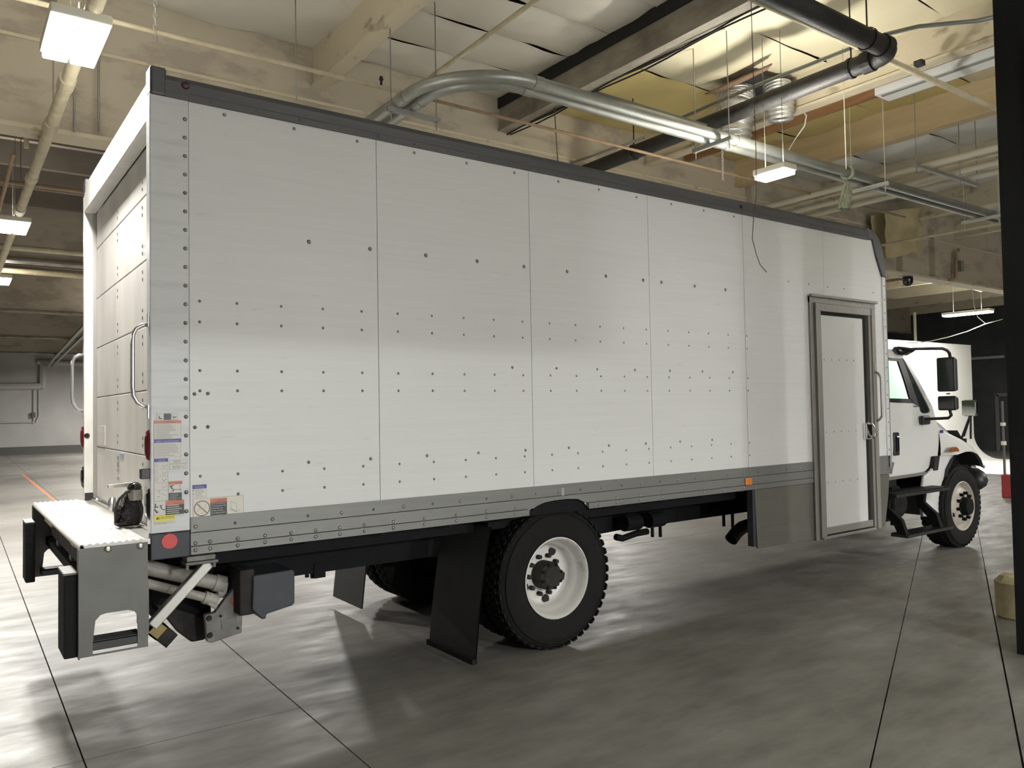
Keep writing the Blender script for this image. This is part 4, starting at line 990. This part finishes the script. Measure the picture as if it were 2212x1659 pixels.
for mir in (False, True):
    F = (lambda y: BW-y) if mir else (lambda y: y)
    # outer flank, crowned into the hood
    def fen(u, v):
        n_ = len(ft)-1; i = min(int(u*n_), n_-1); w_ = u*n_-i
        tx = ft[i][0]+(ft[i+1][0]-ft[i][0])*w_; tz = ft[i][1]+(ft[i+1][1]-ft[i][1])*w_
        # v 0..1: from the inner top edge over the crown down to the lower edge
        bx = tx; k_ = min(1, u/.4); yo_ = .188-.088*k_*k_*(3-2*k_)
        zb = 1.118 if tx < 9.06 else None
        if zb is None:
            for (a, za), (b, zb_) in zip(fb[:-1], fb[1:]):
                if b <= tx <= a: zb = zb_+(za-zb_)*(tx-b)/(a-b) if a != b else za
            if zb is None: zb = .955
        if v < .5:
            s = v/.5; ang = s*PI/2
            y = .40-(.40-yo_)*math.sin(ang); z = tz-.02*(1-math.cos(ang))+.05*(1-s)*(1-u*.7)
            z = tz+.06*(1-s)**2*(1-u)-.05*s**2
        else:
            s = (v-.5)/.5; z0_ = tz-.05; z = z0_+(zb-z0_)*s; y = yo_-.02*math.sin(PI*min(1,s*.7))
        return (bx, F(y), z)
    part(MB().grid(fen, 24, 16), 'fender', 'white_paint', CB, smooth=True)
    part(MB().prism([(x, z) for x, z in [(8.235,.445),(8.662,.40),(8.69,.63),(8.735,.79),(8.80,.95),(8.925,1.062),(9.06,1.12),(8.70,1.118),(8.47,.955),(8.30,.90),(8.235,.70)]], 'y', F(.16), F(.20)), 'splash_panel', 'white_paint', CB, bevel=.012)
    # wheel-arch lining
    la = MB(); LP = [(9.60,.955),(9.545,1.03),(9.45,1.10),(9.32,1.138),(9.17,1.146),(9.05,1.122),(8.92,1.058),(8.795,.945),(8.73,.785),(8.685,.63),(8.66,.40)]
    la.add([(x, y, z) for y in (F(.12), F(.75)) for x, z in LP], [(i, i+1, i+1+len(LP), i+len(LP)) for i in range(len(LP)-1)])
    part(la, 'arch_lining', 'black_plastic', CB)
    part(MB().box(8.67, 9.6, min(F(.74),F(.76)), max(F(.74),F(.76)), .45, 1.15), 'arch_back', 'black_steel', CB)
    a, b = S(2028,985,.15), S(2040,1016,.15)
    part(MB().hexa([(8.50,F(.150),.955),(8.60,F(.150),.955),(8.60,F(.19),.955),(8.50,F(.19),.955),(8.535,F(.150),1.118),(8.655,F(.150),1.118),(8.655,F(.19),1.118),(8.535,F(.19),1.118)]), 'side_vent', 'dark_gasket_and_shade', CB)
    part(MB().prism([(7.40,.90),(8.46,.915),(8.46,.94),(7.40,.93)], 'y', F(.175), F(.22)), 'door_sill', 'aluminium', CB)
    # bumper
    part(MB().tube([(9.56,F(.16),.77),(9.62,F(.17),.77),(9.70,F(.24),.77),(9.84,F(.40),.77)], .14, 10, rs=[.06,.12,.15,.16]), 'bumper_end', 'black_plastic', CB, smooth=True)
part(MB().box(9.84, 10.02, .34, BW-.34, .60, .93), 'front_bumper', 'black_plastic', CB, bevel=.03)
# amber side signal, badge, model number
sg = MB(); c = S(2060,976,.085); n_ = 12
sg.prism([(c.x+.105*math.cos(PI*i/n_), c.z+.062*math.sin(PI*i/n_)) for i in range(n_+1)], 'y', .066, .09); part(sg, 'side_signal', 'amber_dark', CB, bevel=.006)
c = S(2032.5,930,.085); bd_ = part(MB().box(8.735, 8.795, .168, .176, 1.385, 1.42), 'hood_badge', 'decal_blue', CB)
c = S(2006,909,.183); lettering('4300', c.x, c.z, .035, 'zinc_tube', CB, .180, name='model_number', width=.10)
# door handle
part(MB().box(7.685, 7.80, .168, .20, 1.165, 1.425), 'handle_recess', 'black_plastic', CB, bevel=.025, seg=3)
part(MB().box(7.715, 7.77, .152, .18, 1.21, 1.385), 'door_handle', 'gloss_black', CB, bevel=.012)
# mirrors: roof mount, arm, two heads, lower arm
yM = -.10; am = S(2045,757,yM); xm = am.x
mt = S(1950,757,.26); part(MB().tube([S(1930,753,.30), S(1940,757,.27), S(1957,759,.25), S(1973,756,.24)], .05, 12, rs=[.02,.048,.05,.02]), 'mirror_mount', 'gloss_black', CB, smooth=True)
part(MB().tube([S(1950,755,.22), S(1985,753.5,.12), S(2010,753,.02), S(2036,753,-.08), S(2046,757,yM), S(2051,763,yM), S(2053,775,yM)], .017, 10), 'mirror_arm', 'black_plastic', CB, smooth=True)
def head(px0, px1, py0, py1, pxm, nm):
    tl, br = S(px0,py0,yM), S(px1,py1,yM); mid = S(pxm,0,yM).x
    # the head is about .25 m wide across y, its mirror face turned to the rear
    w2 = .105; x0 = xm-.045
    z1, z0 = tl.z, br.z
    return part(MB().hexa([(x0,yM-w2,z0+.01),(x0+.13,yM-w2+.03,z0+.02),(x0+.13,yM+w2-.03,z0+.02),(x0,yM+w2,z0+.01),(x0,yM-w2,z1-.01),(x0+.13,yM-w2+.03,z1-.03),(x0+.13,yM+w2-.03,z1-.03),(x0,yM+w2,z1-.01)]), nm, 'black_plastic', CB, bevel=.02, seg=3), (x0, z0, z1, w2)
h1, g1 = head(2034, 2071, 769, 848, 2052, 'mirror_head'); h2, g2 = head(2036, 2071, 853, 888, 2052, 'mirror_head')
for x0, z0, z1, w2 in (g1, g2): part(MB().box(x0-.006, x0+.002, yM-w2+.02, yM+w2-.012, z0+.03, z1-.03), 'mirror_glass', 'glass_dark', CB, bevel=.004)
part(MB().tube([(xm,yM,g1[1]-.02),(xm,yM,g2[2]+.02)], .02, 8), 'mirror_neck', 'black_plastic', CB)
part(MB().tube([(xm+.02,yM,g2[1]+.02), S(2055,897,yM), S(2049,903,yM+.03), S(2030,904,.02), S(2000,905,.14), S(1992,904,.18)], .017, 10), 'mirror_arm', 'black_plastic', CB, smooth=True)
a, b = S(1988,898,.17), S(2006,917,.17); part(MB().box(a.x, b.x, .14, .19, b.z, a.z), 'mirror_base', 'black_plastic', CB, bevel=.02)
# hood mirror on its tripod
hm = S(2093,881,.24); HMX = hm.x
part(MB().box(HMX-.01, HMX+.07, .24-.085, .24+.085, hm.z-.105, hm.z+.10), 'hood_mirror', 'gloss_black', CB, bevel=.03, seg=3)
part(MB().box(HMX-.016, HMX-.008, .24-.08, .24+.08, hm.z-.098, hm.z+.093), 'hood_mirror_glass', 'chrome', CB, bevel=.004)
for tgt in (S(2082,942,.36), S(2097,948,.25), V((HMX+.1,.4,1.25))):
    part(MB().tube([(HMX+.04,.24,hm.z-.08), tuple(tgt)], .014, 8), 'hood_mirror_leg', 'black_plastic', CB)
# bracket plate under the front post
part(MB().prism([(7.29,1.12),(7.36,1.12),(7.30,1.0),(7.29,1.0)], 'y', .0, .02), 'post_bracket', 'aluminium', core)

# ================================================================== pipes, conduits and fittings under the roof
def pipe(name, pts, r, m, label, cat='pipe', group=None, n=14, smooth=True):
    return MB().tube(pts, r, n).build(name, m, None, smooth=smooth, label=label, cat=cat, group=group)
# galvanised conduit pair with its wide bend
ZK = 4.60
def bend(yr, rad, xc, x1):
    P = [(x1, yr, ZK), (xc+2.5, yr, ZK), (xc, yr, ZK)]
    P += [(xc-rad*math.sin(a), yr+rad*(1-math.cos(a)), ZK) for a in [PI/2*i/12 for i in range(1,13)]]
    return P+[(xc-rad, yr+rad+.5, ZK), (xc-rad, 3.57, ZK)]
C1 = pipe('conduit', bend(.90, .80, 3.30, 16), .057, 'galvanised', 'thick galvanised conduit with a wide bend, the outer of the pair', 'conduit', 'galvanised conduits over the truck')
C2 = pipe('conduit', bend(1.05, .64, 3.30, 16), .057, 'galvanised', 'thick galvanised conduit with a wide bend, the inner of the pair', 'conduit', 'galvanised conduits over the truck')
for y, ob in ((.90, C1), (1.05, C2)):
    for x in (3.32, 6.05, 9.0, 12.1): MB().tube([(x-.05,y,ZK),(x+.05,y,ZK)], .062, 14).build('coupling', 'galvanised', ob)
for rad, ob in ((.80, C1), (.64, C2)):
    MB().tube([(3.3-rad,1.78,ZK),(3.3-rad,1.90,ZK)], .063, 14).build('coupling', 'galvanised', ob)
# trapeze hangers: strut + two rods
def trapeze(a, b, tops, m, label, rm='rod_metal', rr=.006, s=.042):
    t = MB().bar(a, b, s, s).build('trapeze_hanger', m, None, label=label, cat='hanger', group='trapeze hangers')
    a, b = V(a), V(b); d = (b-a).normalized()
    for pnt, zt in zip((a+d*.035, b-d*.035), tops):
        MB().tube([(pnt.x,pnt.y,pnt.z-.10),(pnt.x,pnt.y,zt)], rr, 6).build('hanger_rod', rm, t)
        MB().tube([(pnt.x,pnt.y,pnt.z-.032),(pnt.x,pnt.y,pnt.z-.022)], rr*2.2, 6).build('rod_nut', 'bolt_metal', t)
    return t
ZT = ZK-.057-.021
trapeze((2.40,1.95,ZT), (2.95,1.95,ZT), (5.68,5.68), 'strut_metal', 'grey strut hanger under the bend of the conduits')
trapeze((5.72,.72,ZT), (5.72,1.24,ZT), (5.66,5.66), 'strut_metal', 'grey strut hanger carrying the conduits beside the foil duct')
trapeze((8.75,.72,ZT), (8.75,1.24,ZT), (5.66,5.66), 'strut_white', 'pale strut hanger with a rag beside it', 'rod_cream')
trapeze((11.9,.70,ZT), (11.9,1.26,ZT), (5.66,5.66), 'strut_white', 'pale strut hanger farthest along the conduits', 'rod_cream')
# three cream conduits running across, above the galvanised pair
Z3 = 4.80
for k, x in enumerate((9.37, 10.0, 10.45)):
    pipe('conduit', [(x,-5,Z3),(x,3.58,Z3)], .042, 'conduit_cream', ('cream cross conduit nearest the foil duct', 'middle one of the three cream cross conduits', 'cream cross conduit farthest from the foil duct')[k], 'conduit', 'cream cross conduits')
pipe('conduit', [(9.55,-5,Z3-.03),(9.55,3.58,Z3-.03)], .018, 'pipe_cream', 'slim cream conduit beside the thick cross conduits', 'conduit')
tz3 = Z3-.065
a = G(1981,358,tz3); b = G(2080,405,tz3)
trapeze((a.x-.05, a.y, tz3), (b.x+.1, a.y, tz3), (5.66,5.66), 'strut_metal', 'dark slotted strut hanger under the cream cross conduits')
# sprinkler lines
SP1 = pipe('sprinkler_pipe', [(-12,2.26,4.82),(2.8,2.20,4.82)], .020, 'pipe_cream', 'cream sprinkler pipe running in front of the painted girder', group='sprinkler lines')
pipe('sprinkler_pipe', [(2.8,2.20,4.82),(12,2.20,4.82)], .017, 'pipe_rusty', 'rusty thin sprinkler pipe continuing behind the conduits', group='sprinkler lines')
sh = MB().tube([(2.47,2.21,4.83),(2.47,2.21,4.89)], .012, 8); sh.lathe([(.002,.0),(.022,.0),(.022,.008),(.002,.008)], (2.47,2.21,4.895), 10, 'z'); sh.lathe([(.008,.0),(.016,.008),(.016,.022),(.008,.026)], (2.47,2.21,4.905), 10, 'z')
sh.build('sprinkler_head', 'dark_gasket_and_shade', SP1, label='dark upright sprinkler head')
pipe('sprinkler_pipe', [G(1165,-5,5.15), G(942,158,5.15), G(890,200,5.15)], .022, 'pipe_cream', 'cream pipe slanting above the conduit bend', group='sprinkler lines')
yS = G(1890,120,5.08).y
pipe('sprinkler_pipe', [(2,yS,5.08),(14,yS-.05,5.08)], .030, 'pipe_cream', 'cream sprinkler pipe passing above the elbow of the black pipe', group='sprinkler lines')
# big black pipe with elbow
ZB = 4.95; eb = G(1932,112,ZB); ex_, ey_ = eb.x, eb.y
P = [(1.0,ey_,ZB),(ex_-.18,ey_,ZB)]+[(ex_-.18+.18*math.sin(t), ey_+.18-.18*math.cos(t), ZB) for t in [PI/2*i/6 for i in range(1,7)]]+[(ex_,3.58,ZB)]
bp_ = pipe('drain_pipe', P, .088, 'pipe_black', 'thick black pipe with an elbow below the roof', n=18)
MB().tube([(ex_-.24,ey_,ZB),(ex_-.14,ey_,ZB)], .102, 18).build('pipe_collar', 'pipe_black', bp_, smooth=False)
MB().tube([(ex_,ey_+.2,ZB),(ex_,ey_+.30,ZB)], .102, 18).build('pipe_collar', 'pipe_black', bp_, smooth=False)
for (x, y) in ((ex_-.45,ey_), (ex_,ey_+.42), (ex_,2.55)):
    MB().tube([(x,y,ZB+.09),(x,y,5.66)], .008, 6).build('hanger_rod', 'pipe_black', bp_)
    MB().lathe([(.092,-.015),(.099,-.015),(.099,.015),(.092,.015)], (x,y,ZB), 18, 'y' if y > ey_+.1 else 'x').build('pipe_clamp', 'pipe_black', bp_)
# slim grey conduit above the black pipe, bending toward the column
zc = 5.06
pipe('conduit', [G(1235,352,zc), G(1390,298,zc)], .016, 'strut_metal', 'short slim grey conduit above the black pipe', 'conduit')
pipe('conduit', [G(1455,262,5.20), G(1640,182,5.20), G(1870,92,5.20), G(1910,75,5.20), G(1985,57,5.20), G(2110,45,5.20), G(2300,5,5.20)], .020, 'strut_metal', 'slim grey conduit kinking toward the black column', 'conduit')
# brace strut from the grimy purlin down to the trapeze
MB().bar((4.97,2.0,5.27), (5.66,1.0,4.72), .035, .03).build('sway_brace', 'strut_metal', ceil)
# left: cream main with couplings
ZM = 4.235; cm0, cm1 = G(172,110,ZM), G(45,480,ZM)
mp_ = pipe('main_pipe', [(-.15,-3,ZM),(-.13,38,ZM)], .048, 'pipe_cream', 'thick cream main pipe with couplings behind the lamps')
for px, py in ((150,180),(100,270),(83,385),(62,455)):
    c = G(px, py, ZM); MB().tube([(-.15,c.y-.10,ZM),(-.15,c.y+.10,ZM)], .060, 16).build('coupling', 'pipe_cream', mp_, smooth=False, bevel=.008)
rc = G(150,186,ZM); 
for yy, x in ((1.9,-.30),(3.0,-.34),(6.4,-.34)):
    MB().tube([(-.15,yy,ZM+.05),(-.15,yy,5.6)], .006, 6).build('hanger_rod', 'rod_metal', mp_)
pipe('branch_pipe', [(-6,4.1,4.45),(-.32,4.1,4.45),(-.26,4.1,4.40),(-.26,4.1,4.28)], .022, 'pipe_cream', 'slim cream branch pipe beside the cream main')
pipe('branch_pipe', [(-.36,4.2,4.22),(-.30,30,4.22)], .020, 'pipe_rusty', 'slim brown pipe running along the cream main')
pipe('branch_pipe', [(-6,6.0,4.42),(9,6.0,4.42)], .024, 'pipe_rusty', 'brown cross pipe past the painted girder')
pipe('branch_pipe', [(-6,9.9,4.40),(9,9.9,4.40)], .045, 'pipe_cream', 'thick cream cross pipe near the second girder')
pipe('branch_pipe', [(-6,12.2,4.40),(9,12.2,4.40)], .05, 'pipe_cream', 'thick cream cross pipe past the second girder')
# joist pair on the far left
for k, x in enumerate((-.82, -.62)):
    MB().box(x-.05, x+.05, 3.9, 30, 4.50, 4.66).build('timber_runner', 'girder_paint', ceil)
# cable tray to the far wall
for k, dx in enumerate((0, .22)):
    MB().bar((2.15+dx,18,4.25), (3.2+dx,40,4.25), .09, .06).build('tray_rail', 'strut_metal', None, label=('grey tray rail leading to the far wall, outer one', 'grey tray rail leading to the far wall, inner one')[k], cat='rail', group='tray rails')
# chains
def chain(top, L_, r, label, m='rod_metal'):
    mb = MB(); n_ = int(L_/(r*3.1))
    for i in range(n_):
        z = top[2]-i*r*3.1
        ring = []
        for t in range(9):
            a = 2*PI*t/8; u, w = r*math.cos(a), r*1.75*math.sin(a)
            ring.append((top[0]+(u if i % 2 else 0), top[1]+(0 if i % 2 else u), z+w))
        mb.tube(ring, r*.32, 5, cap=False)
    return mb.build('chain', m, None, label=label, cat='chain', smooth=True)
c = S(336,100,1.6); chain((c.x,c.y,5.66), 5.66-c.z, .014, 'rusty chain hanging free above the rear corner of the truck')
c = S(1562,395,1.30); chain((c.x,c.y,5.30), 5.30-c.z, .012, 'dark chain hanging beside the strut hanger of the conduits')
c = S(1205,350,2.6); pipe('hanger_wire', [(c.x-.05,2.6,5.5),(c.x,2.6,c.z)], .007, 'cable_brown', 'dark twisted wire hanging behind the conduits', 'wire')
for px, y, zt, lab in ((160,3.5,5.5,'dark hanger rod on the painted girder left of the cream main'), (213,3.52,5.5,'dark hanger rod on the painted girder beside the peeling paint')):
    a = S(px, 60, y); b = S(px, 285, y); pipe('hanger_rod', [(a.x,y,5.64),(b.x,y,b.z)], .010, 'rod_metal', lab, 'rod', n=6)
for px, py0, py1, y, lab in ((640,104,218,2.36,'thin rod dropping to the cream sprinkler pipe'), (1828,190,365,.3,'thin pale rod beside the rag'), (2075,205,400,.2,'thin dark rod above the slotted strut')):
    b = S(px, py1, y); pipe('hanger_rod', [(b.x,y,5.66),(b.x,y,b.z)], .006, 'rod_cream' if 'pale' in lab else 'rod_metal', lab, 'rod', n=6)
# foil ducts and the torn hole they come from
def corrugated(name, path, r, label):
    path = [V(p) for p in path]; fine = []
    for a, b in zip(path[:-1], path[1:]):
        for i in range(14): fine.append(a.lerp(b, i/14))
    fine.append(path[-1]); rs = [r*(1.0+.05*math.cos(i*PI/2)) for i in range(len(fine))]
    return MB().tube(fine, r, 20, cap=False, rs=rs).build(name, 'duct_foil', None, smooth=True, label=label, cat='duct', group='foil ducts')
dt = G(1618,195,5.60); 
corrugated('flex_duct', [(6.86,1.55,5.553),(6.84,1.52,5.42),(6.80,1.50,5.30),(6.78,1.52,5.08),(6.80,1.56,4.86)], .215, 'fat corrugated foil duct hanging down from the torn hole')
corrugated('flex_duct', [(7.13,1.15,5.553),(7.13,1.14,5.42),(7.14,1.12,5.30),(7.15,1.13,5.12)], .15, 'short foil duct stub behind the black pipe')
MB().prism([(6.60,1.10),(7.38,1.02),(7.40,1.50),(7.10,1.72),(6.66,1.70)], 'z', 5.555, 5.57).build('opening_shade_plate', 'dark_gasket_and_shade', ceil)  # flat dark plate painted as the shaded inside of the torn hole
MB().hexa([G(1523,205,5.50), G(1668,140,5.50), G(1660,150,5.50), G(1560,200,5.50)]+[p+V((0,0,.02)) for p in (G(1523,205,5.50), G(1668,140,5.50), G(1660,150,5.50), G(1560,200,5.50))]).build('torn_flap', 'torn_brown', ceil)
# fluorescent fixtures beside the second purlin
fa_, fb_ = G(1905,195,5.24), G(2125,115,5.24)
ff = MB().box(7.62, 7.92, fb_.y-.25, fa_.y+.1, 5.22, 5.30).build('strip_fixture', 'fixture_white', None, label='long white strip light fixture under the roof, unlit', cat='light fixture')
MB().box(7.66, 7.70, fb_.y-.2, fa_.y+.05, 5.205, 5.22).build('tube_channel', 'strut_metal', ff)
jb = G(1985,135,5.22); MB().box(jb.x-.05, jb.x+.03, jb.y-.05, jb.y+.03, 5.18, 5.23).build('dark_box', 'dark_gasket_and_shade', ff)
# brown timber strips beyond it
MB().box(8.19, 8.25, -6, 3.55, 5.44, 5.57).build('timber_strip', 'wood_brown', ceil)
MB().box(6.15, 6.45, -4, -1.6, 5.36, 5.6).build('timber_strip', 'wood_brown', ceil)
# junction box with white cord
jx_ = XP(1692,250,7.34); J = MB().box(7.32, 7.392, jx_.y-.06, jx_.y+.06, jx_.z-.04, jx_.z+.04).build('junction_box', 'box_grey', None, label='small grey junction box by the foil duct', cat='box')
MB().tube([XP(1699,249,7.36), XP(1710,240,7.5), XP(1728,233,7.6), XP(1742,250,7.6), XP(1738,272,7.6), XP(1718,300,7.6), XP(1703,325,7.6)], .008, 6).build('cord', 'cable_white', J, smooth=True)
# thin wire hanging in front of the truck side
yw = yS
pipe('hanging_wire', [(S(1633,330,yw).x-.01,yw,5.06), S(1633,330,yw), S(1634,420,yw), S(1628,470,yw), S(1625,515,yw), S(1634,550,yw), S(1642,572,yw), S(1656,588,yw)], .0035, 'cable_brown', 'thin loose wire dangling in front of the truck side', 'wire', n=6)
# rag tied to the conduit
yr = .85; rag = MB()
def ragf(u, v):
    a = u*2*PI; top = S(1832,396,yr); bot = S(1824,452,yr)
    c = top.lerp(bot, v); w = (.060+.035*v)*(1+.25*math.sin(5*a+3*v)); return (c.x+w*math.cos(a), c.y+.6*w*math.sin(a), c.z)
rag.grid(ragf, 28, 8)
R1 = rag.build('rag', 'rag_green', None, smooth=True, label='greenish striped rag knotted on the conduit', cat='rag')
kx_ = S(1838,404,.86).x
MB().tube([(kx_,.90+.075*math.cos(2*PI*i/16),4.60+.075*math.sin(2*PI*i/16)) for i in range(17)], .022, 8).build('rag_knot', 'rag_green', R1, smooth=True)
# long thin rod slanting at the front of the truck
pipe('thin_conduit', [(12.2,-.6,4.47), (12.2,3.57,4.47)], .022, 'pipe_cream', 'slim pale conduit crossing below the galvanised pair near the tarp', 'conduit')
# tarp-wrapped unit hanging under the girder
tp0, tp1 = S(1915,455,3.2), S(1995,548,3.2)
def tarpf(u, v):
    a = S(1912+78*u, 455+(2-6*u), 3.15); b = S(1915+76*u+4*math.sin(7*u), 556-14*u+3*math.sin(9*u), 3.15)
    p = a.lerp(b, v); n_ = noise.noise(V((u*3, v*3, 5)))
    return (p.x, p.y+.12*n_-.25*math.sin(PI*u)*.6, p.z)
T_ = MB().grid(tarpf, 18, 14); nt_ = len(T_.v); 
T_.grid(lambda u, v: tuple(V(tarpf(u, v))+V((.05,.30,0))), 18, 14, True)
T_.build('hanging_tarp', 'tarp', None, smooth=True, label='crumpled beige tarp hanging by the girder past the truck', cat='tarp')
# dome camera and boxes on the right girder
dc = S(1960,575,3.7); dc.z = 4.205; dm_ = MB().lathe([(.001,-.10),(.05,-.09),(.085,-.05),(.095,0),(.10,.03),(.10,.09),(.001,.09)], (dc.x,3.7,dc.z), 18, 'z').build('dome_camera', 'gloss_black', None, smooth=True, label='small black dome camera under the girder', cat='camera')
MB().tube([(dc.x,3.7,dc.z+.08),(dc.x,3.7,4.30)], .02, 8).build('camera_stem', 'rod_metal', dm_)
gx = S(2074,575,3.55); MB().box(gx.x-.07, gx.x+.07, 3.50, 3.60, gx.z-.11, gx.z+.11).build('green_box', 'rag_green', None, label='small dark green box on the girder face', cat='box')
pipe('riser_pipe', [S(2070,540,3.5), S(2065,545,3.5), S(2064,600,3.5), S(2060,604,3.5), S(2052,605,3.5)], .035, 'pipe_rusty', 'dark riser pipe bent around the girder face')
pipe('branch_pipe', [S(2165,475,3.4)+V((0,-3,0)), S(2165,475,3.4), S(2010,430,3.4), S(1960,415,3.4)], .03, 'pipe_rusty', 'rusty pipe passing behind the conduits above the tarp')
pipe('branch_pipe', [S(1917,607,5), S(1985,597,5), S(2002,600,5), S(2100,622,5), S(2120,628,5)], .035, 'pipe_rusty', 'thin dark pipe with a kink below the girder')
pipe('drop_pole', [(24.0,8.2,0),(24.0,8.2,4.6)], .045, 'rod_cream', 'slim pale pole rising behind the white studio wall', 'pole')
pipe('drop_pole', [(25.0,10.2,0),(25.0,10.2,4.6)], .05, 'rod_cream', 'thicker pale pole rising behind the white studio wall', 'pole')
pipe('white_cable', [S(2165,690,5.2), S(2128,700,5.2), S(2090,716,5.2), S(2050,728,5.2), S(2010,737,5.2), S(1985,740,5.2), S(1960,741,5.2)], .012, 'cable_white', 'white cable sagging above the white studio wall', 'cable', n=6)
pipe('drop_wire', [S(2100,626,5.0), S(2104,660,5.0), S(2112,685,5.0), S(2130,700,5.0)], .008, 'rod_cream', 'thin cord dropping to the sagging white cable', 'cord', n=6)
# ================================================================== white studio wall with a coved foot
xc0, xc1, yc_, zt_ = 17.4, 25.0, 7.0, 3.48
pf = [(yc_, zt_)]+[(yc_, .75)]+[(yc_-.75+.75*math.cos(t), .75-.75*math.sin(t)) for t in [PI/2*i/12 for i in range(13)]]+[(1.0, .004)]
cyb = MB(); N_ = len(pf)
cyb.add([(x, y, z) for x in (19.6, xc1) for y, z in pf], [(i, i+1, i+1+N_, i+N_) for i in range(N_-1)])
cyb.box(19.6, xc1, yc_+.004, yc_+.10, 0, zt_-.002); cyb.box(19.6, xc1, 1.0, yc_-.75, .0, .002)
CY = cyb.build('studio_wall', 'cyc_white', None, label='tall white studio wall curving into a white floor past the cab', cat='wall', fix=False)
MB().box(19.6, xc1, yc_-.012, yc_+.112, zt_-.0, zt_+.02).build('wall_cap', 'cyc_white', CY)
px_s = S(2007,760,yc_).x; MB().box(px_s-.006, px_s+.006, yc_-.004, yc_, .75, zt_).build('panel_seam', 'decal_grey', CY)
# ================================================================== right foreground
bc = MB().box(5.17, 5.62, -2.75, -2.01, 0, 5.86)
BC = bc.build('black_column', 'black_cloth', None, label='black cloth-covered column at the edge of the floor', cat='column')
MB().box(5.155, 5.17, -2.75, -2.20, 0, 4.2).build('cloth_fold', 'black_cloth', BC)
# cream pier
pr_ = MB(); cxp, cyp = 6.20, -1.62; ns = 8
ring = lambda r, z, j=0: [(cxp+r*math.cos(2*PI*(k+.5)/ns)*(1+j*random.uniform(-.05,.05)), cyp+r*math.sin(2*PI*(k+.5)/ns), z+j*random.uniform(-.012,.012)) for k in range(ns)]
rings = [ring(.145,0), ring(.16,.02,1), ring(.165,.26,1), ring(.17,.285), ring(.165,.29), ring(.13,.335,1), ring(.05,.345)]
pr_.add([p for r_ in rings for p in r_], [(i*ns+k, i*ns+(k+1)%ns, (i+1)*ns+(k+1)%ns, (i+1)*ns+k) for i in range(len(rings)-1) for k in range(ns)]+[tuple(range((len(rings)-1)*ns, len(rings)*ns))])
pr_.build('concrete_pier', 'pier_cream', None, label='stubby cream painted pier beside the black column', cat='pier')
# stand with red foot past the column
sp_ = G(2166,1074); sx, sy = sp_.x, sp_.y
SX = empty('pole_stand', (sx, sy, 0), 'grey pole stand with a red foot past the black column', 'stand')
MB().box(sx-.10, sx+.10, sy-.20, sy-.02, 0, .42).build('red_foot', 'red_paint', SX, bevel=.02)
MB().tube([(sx,sy-.05,.40),(sx,sy-.05,1.75)], .022, 10).build('pole', 'base_dark', SX)
MB().tube([(sx,sy-.05,1.30),(sx,sy-.05,1.36)], .045, 10).build('clamp', 'rod_cream', SX)
MB().tube([(sx,sy-.05,.95),(sx,sy-.05,1.02)], .045, 10).build('clamp', 'rod_cream', SX)
# white knob at the column
# ================================================================== black wrapped bundle on the rear sill
bz = 1.123; bx = -.008; by = XP(277,1118,bx).y
WB = MB()
def bag(u, v):
    a = 2*PI*u; prof_ = [(0,.058),(.05,.070),(.3,.074),(.6,.064),(.8,.05),(.93,.042),(1,.03)]
    for (t0, r0), (t1, r1) in zip(prof_[:-1], prof_[1:]):
        if t0 <= v <= t1: r = r0+(r1-r0)*(v-t0)/(t1-t0); break
    r *= 1+.16*noise.noise(V((math.cos(a)*1.6, math.sin(a)*1.6, v*5)))+.05*math.sin(6*a+4*v)
    return (bx+r*math.cos(a)+.018*v, by+r*math.sin(a)*.85, bz+.19*v)
WB.grid(bag, 28, 20)
WBo = WB.build('wrapped_bundle', 'bag_black', None, smooth=True, label='lumpy bundle in shiny black plastic with a grey tape band on the rear sill', cat='bundle')
tx_, ty_ = bx+.032, by-.01
MB().tube([(tx_,ty_,bz+.145),(tx_,ty_,bz+.205)], .042, 18, rs=[.043,.041]).build('tape_band', 'zinc_tube', WBo, smooth=False)
MB().lathe([(.036,0),(.040,.012),(.034,.030),(.018,.042),(.0005,.044)], (tx_,ty_,bz+.205), 16, 'z').build('top_knob', 'gloss_black', WBo, smooth=True)
MB().tube([(bx-.07,by-.03,bz+.03),(bx-.075,by-.04,bz+.10),(bx-.055,by-.05,bz+.16),(bx-.02,by-.045,bz+.195),(bx+.01,by-.03,bz+.20)], .008, 8).build('strap', 'flap_rubber', WBo, smooth=True)
MB().hexa([(bx-.105,by-.02,bz+.225),(bx+.01,by-.02,bz+.222),(bx+.01,by+.02,bz+.222),(bx-.105,by+.02,bz+.225),(bx-.105,by-.02,bz+.240),(bx+.01,by-.02,bz+.246),(bx+.01,by+.02,bz+.246),(bx-.105,by+.02,bz+.240)]).build('loose_tail', 'zinc_tube', WBo)
lf = MB().lathe([(.0005,-.006),(.02,-.004),(.03,0)], (0,0,0), 16, 'y'); lf.v = [V((bx-.085+p.x*.75, by-.01+p.y, bz+.13+p.z*1.5)) for p in lf.v]
lf.build('silver_tab', 'steel_tube', WBo, smooth=True)
